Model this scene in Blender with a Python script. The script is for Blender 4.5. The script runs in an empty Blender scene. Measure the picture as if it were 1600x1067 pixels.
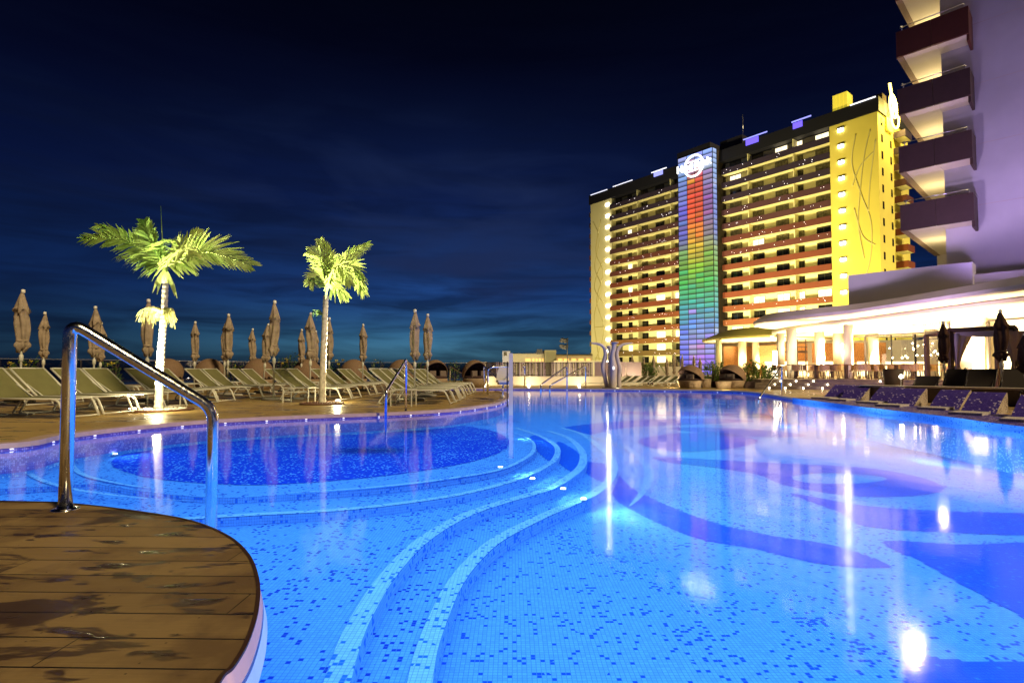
import bpy, math, random
from mathutils import Vector, Matrix, noise
from mathutils.geometry import tessellate_polygon
R = math.radians
random.seed(7)
sc = bpy.context.scene
col = sc.collection

# ------------------------------------------------------------------ camera
H = 0.8; F = 850.0; TILT = math.atan(28.5/850); SH = 0.01; CY = 533.5 + SH*1600
cd = bpy.data.cameras.new('camera'); cam = bpy.data.objects.new('camera', cd); col.objects.link(cam)
cd.sensor_width = 36; cd.lens = F/1600*36; cd.shift_y = SH; cd.clip_end = 6000; cd.clip_start = .05
cam.location = (0, 0, H); cam.rotation_euler = (R(90)+TILT, 0, 0)
sc.camera = cam
sc.view_settings.view_transform = 'Standard'; sc.view_settings.look = 'None'
sc.view_settings.exposure = 0; sc.view_settings.gamma = 1
try:
    sc.cycles.use_denoising = True; sc.cycles.max_bounces = 7; sc.cycles.transparent_max_bounces = 12
    sc.cycles.sample_clamp_indirect = 4; sc.cycles.blur_glossy = .3
    sc.cycles.caustics_reflective = False; sc.cycles.caustics_refractive = False
except Exception: pass

# ------------------------------------------------------------------ node helpers
class NT:
    def __init__(s, nt): s.t = nt; s.n = nt.nodes; s.l = nt.links
    def add(s, kind, inputs=None, **kw):
        n = s.n.new(kind)
        for k, v in kw.items(): setattr(n, k, v)
        for k, v in (inputs or {}).items():
            if isinstance(v, bpy.types.NodeSocket): s.l.new(v, n.inputs[k])
            else: n.inputs[k].default_value = v
        return n
    def math(s, op, a, b=0.0, c=None, clamp=False):
        n = s.n.new('ShaderNodeMath'); n.operation = op; n.use_clamp = clamp
        for i, v in enumerate((a, b) if c is None else (a, b, c)):
            if isinstance(v, bpy.types.NodeSocket): s.l.new(v, n.inputs[i])
            else: n.inputs[i].default_value = v
        return n.outputs[0]
    def mix(s, f, a, b, kind='RGBA', blend='MIX'):
        n = s.n.new('ShaderNodeMix'); n.data_type = kind
        if kind == 'RGBA': n.blend_type = blend
        ia, ib, o = (6, 7, 2) if kind == 'RGBA' else (2, 3, 0)
        for i, v in ((0, f), (ia, a), (ib, b)):
            if isinstance(v, bpy.types.NodeSocket): s.l.new(v, n.inputs[i])
            else:
                if kind == 'RGBA' and i != 0 and len(v) == 3: v = (*v, 1)
                n.inputs[i].default_value = v
        return n.outputs[o]
    def ramp(s, f, stops, interp='LINEAR'):
        n = s.n.new('ShaderNodeValToRGB'); n.color_ramp.interpolation = interp
        e = n.color_ramp.elements
        while len(e) < len(stops): e.new(.5)
        for el, (p, c) in zip(e, stops): el.position = p; el.color = (*c, 1) if len(c) == 3 else c
        s.l.new(f, n.inputs[0]); return n.outputs[0]

# ------------------------------------------------------------------ world: dusk sky
w = bpy.data.worlds.new('World'); sc.world = w; w.use_nodes = True
t = NT(w.node_tree); t.n.clear()
tc = t.add('ShaderNodeTexCoord')
sep = t.add('ShaderNodeSeparateXYZ', {0: tc.outputs['Generated']})
el = sep.outputs['Z']
base = t.ramp(el, [(0.0, (.004, .008, .022)), (.03, (.004, .012, .034)), (.07, (.0035, .013, .045)),
                   (.14, (.0030, .0125, .060)), (.27, (.0017, .0052, .034)), (.42, (.0006, .0014, .0110)), (.62, (.0002, .0004, .0022))])
# glow of the last light, centred on azimuth slightly right of straight ahead
az = t.math('ARCTAN2', sep.outputs['X'], sep.outputs['Y'])
da = t.math('ABSOLUTE', t.math('SUBTRACT', az, -0.10))
az_f = t.ramp(da, [(0, (1, 1, 1)), (.22, (.72,)*3), (.50, (.24,)*3), (.8, (.05,)*3)])
el_f = t.ramp(el, [(0, (.0,)*3), (.02, (.5,)*3), (.045, (1,)*3), (.09, (.62,)*3), (.16, (.36,)*3), (.3, (.16,)*3), (.5, (0,)*3)])
glowc = t.ramp(el, [(0, (.035, .11, .14)), (.06, (.020, .085, .150)), (.13, (.012, .056, .20)), (.3, (.010, .028, .12))])
glow = t.mix(1.0, glowc, t.mix(1.0, az_f, el_f, blend='MULTIPLY'), blend='MULTIPLY')
skyc = t.mix(1.0, base, t.mix(1.0, glow, (2.1, 1.9, 1.9), blend='MULTIPLY'), blend='ADD')
stretch = t.add('ShaderNodeMapping', {'Vector': tc.outputs['Generated'], 'Scale': (2.0, 2.0, 16.0)})
cn = t.add('ShaderNodeTexNoise', {'Vector': stretch.outputs[0], 'Scale': 2.1, 'Detail': 7.0, 'Roughness': .55, 'Distortion': .5})
cm = t.ramp(cn.outputs[0], [(.40, (0,)*3), (.66, (1,)*3)])
low = t.ramp(el, [(0, (1,)*3), (.22, (.8,)*3), (.42, (.25,)*3), (.6, (0,)*3)])
cf = t.math('MULTIPLY', t.math('MULTIPLY', cm, low), .75)
sky2 = t.mix(cf, skyc, (.0026, .0052, .020))
st2 = t.add('ShaderNodeMapping', {'Vector': tc.outputs['Generated'], 'Scale': (1.2, 1.2, 5.0), 'Location': (3.1, .4, 1.7)})
wn_ = t.add('ShaderNodeTexNoise', {'Vector': st2.outputs[0], 'Scale': 2.4, 'Detail': 4.0, 'Roughness': .5, 'Distortion': .8})
wisp = t.math('MULTIPLY', t.ramp(wn_.outputs[0], [(.47, (0,)*3), (.72, (1,)*3)]), t.math('MULTIPLY', az_f, t.ramp(el, [(.05, (0,)*3), (.15, (1,)*3), (.3, (.8,)*3), (.45, (0,)*3)])))
sky2 = t.mix(wisp, sky2, (.012, .024, .085))
nish = t.add('ShaderNodeTexSky', sky_type='NISHITA', sun_disc=False, sun_elevation=R(-4), sun_rotation=R(200))
sky3 = t.mix(.02, sky2, nish.outputs[0], blend='ADD')
bg = t.add('ShaderNodeBackground', {'Color': sky3, 'Strength': 1.0})
out = t.add('ShaderNodeOutputWorld', {0: bg.outputs[0]})

# the floodlighting of the hotel behind the camera, one warm directional lamp
sd = bpy.data.lights.new('flood_sun', 'SUN'); sd.energy = 3.0; sd.angle = R(8); sd.color = (1, .77, .40)
so = bpy.data.objects.new('flood_sun', sd); col.objects.link(so)
so.rotation_euler = Vector((-.60, .56, -.66)).to_track_quat('-Z', 'Y').to_euler()

def lamp(name, kind, loc, power, color, radius=.1, aim=None, spot=None, falloff=None, blend=.6):
    l = bpy.data.lights.new(name, kind); l.energy = power; l.color = color
    l.shadow_soft_size = radius
    if spot: l.spot_size = R(spot); l.spot_blend = blend
    if falloff:
        l.use_nodes = True; q = NT(l.node_tree)
        e = next(n for n in q.n if n.type == 'EMISSION')
        fo = q.add('ShaderNodeLightFalloff', {'Strength': 1.0, 'Smooth': .5})
        q.l.new(fo.outputs[falloff], e.inputs['Strength'])
    o = bpy.data.objects.new(name, l); col.objects.link(o); o.location = loc
    if aim is not None: o.rotation_euler = (Vector(aim)-Vector(loc)).to_track_quat('-Z', 'Y').to_euler()
    return o

# ------------------------------------------------------------------ pixel -> place (used once, to set out the plan)
ct, st = math.cos(TILT), math.sin(TILT)
def ray(px, py):
    a, b = (px-800)/F, -(py-CY)/F
    return Vector((a, ct - b*st, st + b*ct))
def G(px, py, z=0.0):
    d = ray(px, py); k = (z-H)/d.z
    return Vector((d.x*k, d.y*k, z))
def D(px, py, dist):
    d = ray(px, py); k = dist/d.y
    return Vector((d.x*k, dist, H+d.z*k))
def X(px, dist): return (px-800)/F*dist

# ------------------------------------------------------------------ materials
M = {}
def mat(name, c=(.5, .5, .5), rough=.6, metal=0.0, var=0.0, vscale=4.0, bump=0.0, bscale=60.0, emit=None, es=1.0, c2=None, spec=.5, vstops=(.35, .65), coord='Object', trans=0):
    m = bpy.data.materials.new(name); m.use_nodes = True; M[name] = m
    q = NT(m.node_tree); b = q.n['Principled BSDF']
    b.inputs['Roughness'].default_value = rough; b.inputs['Metallic'].default_value = metal
    b.inputs['Specular IOR Level'].default_value = spec
    tcn = q.add('ShaderNodeTexCoord')
    if var or c2:
        nz = q.add('ShaderNodeTexNoise', {'Vector': tcn.outputs[coord], 'Scale': vscale, 'Detail': 5.0})
        lo = tuple(x*(1-var) for x in c); hi = c2 or tuple(min(1, x*(1+var)) for x in c)
        q.l.new(q.ramp(nz.outputs[0], [(vstops[0], lo), (vstops[1], hi)]), b.inputs['Base Color'])
    else: b.inputs['Base Color'].default_value = (*c, 1)
    if bump:
        nb = q.add('ShaderNodeTexNoise', {'Vector': tcn.outputs[coord], 'Scale': bscale, 'Detail': 3.0})
        bp = q.add('ShaderNodeBump', {'Strength': bump, 'Distance': .01, 'Height': nb.outputs[0]})
        q.l.new(bp.outputs[0], b.inputs['Normal'])
    if emit:
        b.inputs['Emission Color'].default_value = (*emit, 1); b.inputs['Emission Strength'].default_value = es
    if trans:
        tl = q.add('ShaderNodeBsdfTranslucent', {'Color': (*(c2 or c), 1)})
        mx = q.add('ShaderNodeMixShader', {0: trans, 1: b.outputs[0], 2: tl.outputs[0]})
        q.l.new(mx.outputs[0], q.n['Material Output'].inputs[0])
    return m

def mosaic(name, c, alt, frac=.05, tile=.0235, hi=None, hfrac=0.0, grout=.60, wall=False, rough=.55, slant=False):
    m = bpy.data.materials.new(name); m.use_nodes = True; M[name] = m
    q = NT(m.node_tree); b = q.n['Principled BSDF']; b.inputs['Roughness'].default_value = rough; b.inputs['Specular IOR Level'].default_value = .2 if slant else .5
    if not slant and not wall: b.inputs['Roughness'].default_value = 1; b.inputs['Specular IOR Level'].default_value = 0
    if name == 'tile_riser': b.inputs['Specular IOR Level'].default_value = 0
    if slant:
        src = q.add('ShaderNodeTexCoord').outputs['UV']
    else:
        src = q.add('ShaderNodeNewGeometry').outputs['Position']
        if wall:
            s = q.add('ShaderNodeSeparateXYZ', {0: src})
            src = q.add('ShaderNodeCombineXYZ', {0: q.math('ADD', s.outputs[0], s.outputs[1]), 1: s.outputs[2]}).outputs[0]
    v = q.add('ShaderNodeVectorMath', {0: src, 1: (1/tile, 1/tile, 0)}, operation='MULTIPLY')
    fl = q.add('ShaderNodeVectorMath', {0: v.outputs[0]}, operation='FLOOR')
    wn = q.add('ShaderNodeTexWhiteNoise', {'Vector': fl.outputs[0]}, noise_dimensions='2D')
    wn2 = q.add('ShaderNodeTexWhiteNoise', {'Vector': q.add('ShaderNodeVectorMath', {0: fl.outputs[0], 1: (17.3, 5.1, 0)}, operation='ADD').outputs[0]}, noise_dimensions='2D')
    # patchy density of the dark tiles
    nz = q.add('ShaderNodeTexNoise', {'Vector': src, 'Scale': 2.6, 'Detail': 1.0})
    fr = q.math('MULTIPLY', q.math('MULTIPLY', nz.outputs[0], nz.outputs[0]), frac*3.6)
    sel = q.math('LESS_THAN', wn.outputs[0], fr)
    tint = q.mix(wn2.outputs[0], tuple(x*.90 for x in c), tuple(min(1, x*1.08) for x in c))
    cc = q.mix(sel, tint, alt)
    if hi: cc = q.mix(q.math('GREATER_THAN', wn.outputs[0], 1-hfrac), cc, hi)
    f3 = q.add('ShaderNodeVectorMath', {0: v.outputs[0]}, operation='FRACTION')
    s3 = q.add('ShaderNodeSeparateXYZ', {0: f3.outputs[0]})
    gx = q.math('LESS_THAN', s3.outputs[0], .13); gy = q.math('LESS_THAN', s3.outputs[1], .13)
    g = q.math('MAXIMUM', gx, gy)
    cc = q.mix(g, cc, tuple(x*grout for x in c), )
    q.l.new(cc, b.inputs['Base Color'])
    return m

LB = (.10, .345, .95); DB = (.012, .11, .80); NB = (.22, .52, 1.0)
mosaic('tile_light', LB, (.010, .08, .68), .088)
mosaic('tile_shelf', LB, (.010, .05, .52), .095)
mosaic('tile_dark', DB, (.03, .20, .9), .06)
mosaic('tile_disc', (.010, .055, .68), (.12, .42, 1.0), .13)
mosaic('tile_nose', NB, (.02, .16, .8), .13)
mosaic('tile_riser', (.13, .38, .95), (.02, .16, .8), .13, wall=True)
mosaic('tile_light_ring', (.16, .42, 1.0), (.02, .14, .75), .10)  # lighter tile that carries a cast ring of light
mosaic('tile_wall', (.06, .33, .9), (.35, .7, 1), .25, wall=True)
mosaic('tile_rim', (.16, .12, .62), (.35, .32, .85), .3, wall=True)
mosaic('tile_violet', (.055, .030, .30), (.10, .07, .40), .25, tile=.026, hi=(.75, .68, .95), hfrac=.055, slant=True)
mosaic('tile_gold', (.16, .11, .10), (.55, .46, .40), .8, tile=.018, hi=(.7, .6, .55), hfrac=.12, slant=True)
mosaic('tile_pearl', (.34, .30, .32), (.62, .56, .58), .8, tile=.022, hi=(.8, .75, .8), hfrac=.10, slant=True)

# wooden island deck: boards running across, wet patches
def wood_deck():
    m = bpy.data.materials.new('deck_boards'); m.use_nodes = True; M['deck_boards'] = m
    q = NT(m.node_tree); b = q.n['Principled BSDF']
    pos = q.add('ShaderNodeNewGeometry').outputs['Position']
    mp = q.add('ShaderNodeMapping', {'Vector': pos, 'Rotation': (0, 0, R(1.2))}).outputs[0]
    sp = q.add('ShaderNodeSeparateXYZ', {0: mp}); BW = .163
    v = q.math('DIVIDE', sp.outputs[1], BW); row = q.math('FLOOR', v); fr = q.math('FRACT', v)
    gap = q.math('LESS_THAN', q.math('ABSOLUTE', q.math('SUBTRACT', fr, .5)), .479)      # 1 on board
    # end joints: one per 2.6 m, shifted by row
    wn = q.add('ShaderNodeTexWhiteNoise', {'W': row}, noise_dimensions='1D')
    u = q.math('FRACT', q.math('ADD', q.math('DIVIDE', sp.outputs[0], 2.6), wn.outputs[0]))
    jt = q.math('GREATER_THAN', u, .0015); gap = q.math('MULTIPLY', gap, jt)
    grain = q.add('ShaderNodeTexNoise', {'Vector': q.add('ShaderNodeMapping', {'Vector': mp, 'Scale': (1.5, 60, 1)}).outputs[0], 'Scale': 3.0, 'Detail': 4.0})
    tone = q.mix(wn.outputs[0], (.235, .160, .072), (.40, .280, .130))
    tone = q.mix(q.math('MULTIPLY', grain.outputs[0], .75), tone, (.16, .098, .045))
    blot = q.add('ShaderNodeTexNoise', {'Vector': mp, 'Scale': 1.7, 'Detail': 6.0, 'Roughness': .6})
    tone = q.mix(q.ramp(blot.outputs[0], [(.46, (0,)*3), (.58, (.8,)*3)]), tone, (.13, .078, .040))
    # wet marks: elongated splashes
    wm = q.add('ShaderNodeTexNoise', {'Vector': q.add('ShaderNodeMapping', {'Vector': mp, 'Scale': (3.6, 10.5, 1), 'Location': (3.7, 1.2, 0)}).outputs[0], 'Scale': 1.0, 'Detail': 3.0, 'Roughness': .55, 'Distortion': .4})
    wm2 = q.add('ShaderNodeTexNoise', {'Vector': q.add('ShaderNodeMapping', {'Vector': mp, 'Scale': (1.6, 3.4, 1), 'Location': (7.7, 3.2, 0), 'Rotation': (0, 0, .35)}).outputs[0], 'Scale': 1.0, 'Detail': 5.0, 'Roughness': .62, 'Distortion': .7})
    wet = q.math('MAXIMUM', q.ramp(wm.outputs[0], [(.575, (0,)*3), (.615, (1,)*3)]), q.ramp(wm2.outputs[0], [(.565, (0,)*3), (.60, (.9,)*3)]))
    cc = q.mix(q.math('MULTIPLY', wet, .82), tone, (.030, .014, .008))
    sx_2 = q.math('ABSOLUTE', q.math('SUBTRACT', q.math('FRACT', q.math('DIVIDE', sp.outputs[0], .42)), .5))
    sy_2 = q.math('ABSOLUTE', q.math('SUBTRACT', q.math('ABSOLUTE', q.math('SUBTRACT', fr, .5)), .34))
    scr = q.math('MULTIPLY', q.math('LESS_THAN', sx_2, .0075), q.math('LESS_THAN', sy_2, .020))
    cc = q.mix(q.math('MULTIPLY', scr, .75), cc, (.02, .012, .008))
    cc = q.mix(gap, (.006, .003, .002), cc)
    q.l.new(cc, b.inputs['Base Color'])
    pud = q.ramp(wm.outputs[0], [(.645, (0,)*3), (.66, (1,)*3)])
    q.l.new(q.mix(pud, q.mix(wet, (.55,)*3, (.32,)*3), (.06,)*3), b.inputs['Roughness'])
    hgt = q.math('ADD', q.math('MULTIPLY', gap, 1.0), q.math('MULTIPLY', grain.outputs[0], .12))
    wob = q.add('ShaderNodeTexNoise', {'Vector': mp, 'Scale': 55.0, 'Detail': 3.0, 'Distortion': 1.0})
    hgt = q.math('ADD', hgt, q.math('MULTIPLY', q.math('MULTIPLY', wob.outputs[0], pud), .5))
    bp = q.add('ShaderNodeBump', {'Strength': .55, 'Distance': .004, 'Height': hgt})
    q.l.new(bp.outputs[0], b.inputs['Normal'])
wood_deck()

# far / left deck: warm stone with wet shine
def stone():
    m = bpy.data.materials.new('deck_stone'); m.use_nodes = True; M['deck_stone'] = m
    q = NT(m.node_tree); b = q.n['Principled BSDF']
    pos = q.add('ShaderNodeNewGeometry').outputs['Position']
    n1 = q.add('ShaderNodeTexNoise', {'Vector': pos, 'Scale': .9, 'Detail': 6.0})
    n2 = q.add('ShaderNodeTexNoise', {'Vector': q.add('ShaderNodeMapping', {'Vector': pos, 'Scale': (1, 3.5, 1)}).outputs[0], 'Scale': 1.2, 'Detail': 5.0})
    wet = q.ramp(n2.outputs[0], [(.56, (0,)*3), (.60, (1,)*3)])
    sp = q.add('ShaderNodeSeparateXYZ', {0: pos})
    fr = q.math('FRACT', q.math('DIVIDE', sp.outputs[1], .163))
    gap = q.math('LESS_THAN', fr, .05)
    c = q.ramp(n1.outputs[0], [(.3, (.34, .225, .075)), (.7, (.46, .32, .12))])
    c = q.mix(q.math('MULTIPLY', wet, .7), c, (.09, .05, .022))
    c = q.mix(q.math('MULTIPLY', gap, .6), c, (.05, .03, .015))
    q.l.new(c, b.inputs['Base Color'])
    q.l.new(q.mix(wet, (.42,)*3, (.16,)*3), b.inputs['Roughness'])
    bp = q.add('ShaderNodeBump', {'Strength': .25, 'Distance': .004, 'Height': n1.outputs[0]})
    q.l.new(bp.outputs[0], b.inputs['Normal'])
stone()

def water():
    m = bpy.data.materials.new('pool_water'); m.use_nodes = True; M['pool_water'] = m
    q = NT(m.node_tree); q.n.remove(q.n['Principled BSDF'])
    pos = q.add('ShaderNodeNewGeometry').outputs['Position']
    n1 = q.add('ShaderNodeTexNoise', {'Vector': pos, 'Scale': 1.4, 'Detail': 2.0})
    n2 = q.add('ShaderNodeTexNoise', {'Vector': pos, 'Scale': 9.0, 'Detail': 2.0})
    hgt = q.math('ADD', n1.outputs[0], q.math('MULTIPLY', n2.outputs[0], .17))
    bp = q.add('ShaderNodeBump', {'Strength': .5, 'Distance': .0035, 'Height': hgt})
    fr = q.add('ShaderNodeFresnel', {'IOR': 1.33, 'Normal': bp.outputs[0]})
    gl = q.add('ShaderNodeBsdfGlossy', {'Color': (1, 1, 1, 1), 'Roughness': .075, 'Normal': bp.outputs[0]})
    tr = q.add('ShaderNodeBsdfTransparent', {'Color': (.93, .98, 1, 1)})
    mx = q.add('ShaderNodeMixShader', {0: fr.outputs[0], 1: tr.outputs[0], 2: gl.outputs[0]})
    q.l.new(mx.outputs[0], q.n['Material Output'].inputs[0])
water()
def glass(name, tint=(.9, .93, .95), rough=.02, refl=1.0):
    m = bpy.data.materials.new(name); m.use_nodes = True; M[name] = m
    q = NT(m.node_tree); q.n.remove(q.n['Principled BSDF'])
    fr = q.math('MULTIPLY', q.add('ShaderNodeFresnel', {'IOR': 1.45}).outputs[0], refl)
    gl = q.add('ShaderNodeBsdfGlossy', {'Roughness': rough}); tr = q.add('ShaderNodeBsdfTransparent', {'Color': (*tint, 1)})
    mx = q.add('ShaderNodeMixShader', {0: fr, 1: tr.outputs[0], 2: gl.outputs[0]})
    q.l.new(mx.outputs[0], q.n['Material Output'].inputs[0])
glass('glass_clear'); glass('glass_smoke', (.55, .55, .6))

mat('stone_pink', (.50, .37, .36), .45, var=.12, vscale=8, bump=.1)
mat('steel', (.92, .91, .90), .20, 1.0, bump=.015, bscale=30)
q = NT(M['steel'].node_tree); sp_ = q.add('ShaderNodeTexNoise', {'Vector': q.add('ShaderNodeTexCoord').outputs['Object'], 'Scale': 38.0, 'Detail': 4.0, 'Roughness': .7})
q.l.new(q.ramp(sp_.outputs[0], [(.45, (.13,)*3), (.62, (.24,)*3), (.70, (.42,)*3)]), q.n['Principled BSDF'].inputs['Roughness'])

mat('steel_matt', (.72, .72, .74), .28, 1.0)
mat('white_metal', (.62, .62, .58), .4)
mat('sling', (.155, .15, .068), .75, var=.10, vscale=3, bump=.15, bscale=300, spec=.3)
mat('sling_light', (.42, .41, .27), .6)
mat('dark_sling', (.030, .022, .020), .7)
mat('dark_metal', (.04, .03, .03), .4)
mat('canvas', (.34, .27, .21), .9, var=.18, vscale=7, bump=.3, bscale=40, spec=.15)
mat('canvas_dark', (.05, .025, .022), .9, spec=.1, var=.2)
mat('cap_white', (.75, .74, .72), .5)
mat('wicker', (.30, .215, .14), .75, var=.35, vscale=60, bump=.5, bscale=120)
mat('wicker_brown', (.20, .125, .08), .8, var=.25, vscale=40, bump=.3, bscale=80)
mat('cushion', (.16, .12, .10), .9)
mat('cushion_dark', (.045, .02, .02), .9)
mat('trunk', (.66, .62, .52), .8, var=.25, vscale=12, bump=.4, bscale=30)
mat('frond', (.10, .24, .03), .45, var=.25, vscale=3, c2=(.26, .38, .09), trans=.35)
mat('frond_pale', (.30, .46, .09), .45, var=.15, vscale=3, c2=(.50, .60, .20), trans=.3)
mat('flower_strand', (.46, .46, .16), .6)
mat('leaf', (.030, .075, .015), .5, c2=(.085, .16, .03), vscale=9, trans=.2)
mat('leaf_bright', (.06, .14, .02), .5, c2=(.17, .26, .04), vscale=9, trans=.25)
mat('petal', (.75, .60, .05), .6, var=.1)
mat('cream', (.74, .70, .58), .85, var=.04, vscale=.6)
mat('tower_white', (.80, .75, .52), .85, var=.04, vscale=.15)
mat('tower_yellow', (.80, .68, .17), .85, var=.05, vscale=.2)
mat('relief', (.60, .54, .26), .9)
mat('roof_dark', (.004, .004, .018), .7)
mat('recess_dark', (.030, .020, .018), .8)
mat('window_dark', (.012, .012, .013), .12)
mat('window_curtain', (.16, .14, .09), .4, var=.5, vscale=2.5)
mat('window_lit', (.8, .7, .5), .5, emit=(1, .83, .50), es=2.2)
mat('window_frame', (.035, .03, .025), .5)
mat('lamp_white', (1, 1, 1), .5, emit=(1, .93, .72), es=14)
mat('star', (1, 1, 1), .5, emit=(1, .9, .95), es=4)
mat('neon_blue', (.1, .1, .3), .5, emit=(.28, .30, 1.0), es=1.6)
mat('neon_violet', (.05, .05, .3), .5, emit=(.16, .10, 1.0), es=1.5)
mat('neon_white', (1, 1, 1), .5, emit=(.7, .75, 1), es=1.5)
mat('neon_gold', (1, 1, .6), .5, emit=(1, .72, .12), es=7)
mat('sign_white', (1, 1, 1), .5, emit=(.95, .98, 1), es=5)
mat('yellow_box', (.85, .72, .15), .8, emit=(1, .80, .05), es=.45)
mat('plaster', (.62, .60, .62), .85, var=.11, vscale=.35, bump=.05)
mat('plaster_cream', (.74, .68, .56), .8, var=.04, vscale=.5)
mat('parapet_dark', (.075, .042, .035), .6, var=.06)
mat('parapet_red', (.12, .035, .02), .6, var=.06)
mat('soffit', (.82, .74, .55), .8, var=.04, vscale=.7)
mat('fascia', (.62, .54, .50), .6, var=.06, vscale=1.5)
mat('wood_panel', (.30, .13, .05), .55, c2=(.50, .24, .08), vscale=14, vstops=(.4, .6))
mat('wood_dark', (.05, .022, .014), .5)
mat('terrace_floor', (.55, .45, .30), .35, var=.1)
mat('step_stone', (.10, .07, .05), .5, var=.2)
mat('lit_panel', (1, .95, .8), .6, emit=(1, .80, .42), es=2.6)
mat('lit_white', (1, 1, 1), .6, emit=(1, .90, .66), es=7)
mat('globe', (1, 1, 1), .5, emit=(1, .78, .40), es=22)
mat('spot_white', (1, 1, 1), .5, emit=(1, .86, .60), es=30)
mat('pool_lamp', (1, 1, 1), .5, emit=(.75, .92, 1), es=22)
mat('led_white', (1, 1, 1), .5, emit=(.95, .95, 1), es=1.2)
mat('planter_brown', (.05, .025, .018), .7, var=.3)
mat('shower_metal', (.62, .56, .60), .42, .10, var=.06)
mat('lift_white', (.62, .60, .66), .35)
mat('concrete_base', (.22, .21, .20), .8)
mat('curtain', (.42, .34, .38), .9)
mat('chair_wicker', (.36, .22, .09), .7, var=.2, vscale=50)
mat('table_top', (.16, .07, .035), .45)
mat('building_far', (.66, .58, .38), .85, var=.04)
mat('building_far2', (.36, .33, .18), .85)
mat('orange_window', (.5, .25, .1), .5, emit=(1, .50, .12), es=1.7)
mat('pebble', (.55, .52, .44), .8, var=.3, vscale=40)
mat('soil_rim', (.14, .07, .05), .7)
mat('sea', (.004, .010, .022), .25)
mat('ground', (.05, .045, .04), .9, var=.2, vscale=.1)
mat('fence_slat', (.07, .035, .035), .5, c2=(.26, .19, .24), vscale=9, vstops=(.45, .55))
mat('panel_metal', (.45, .33, .36), .32, .6)
mat('antenna', (.10, .09, .08), .6)

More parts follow.
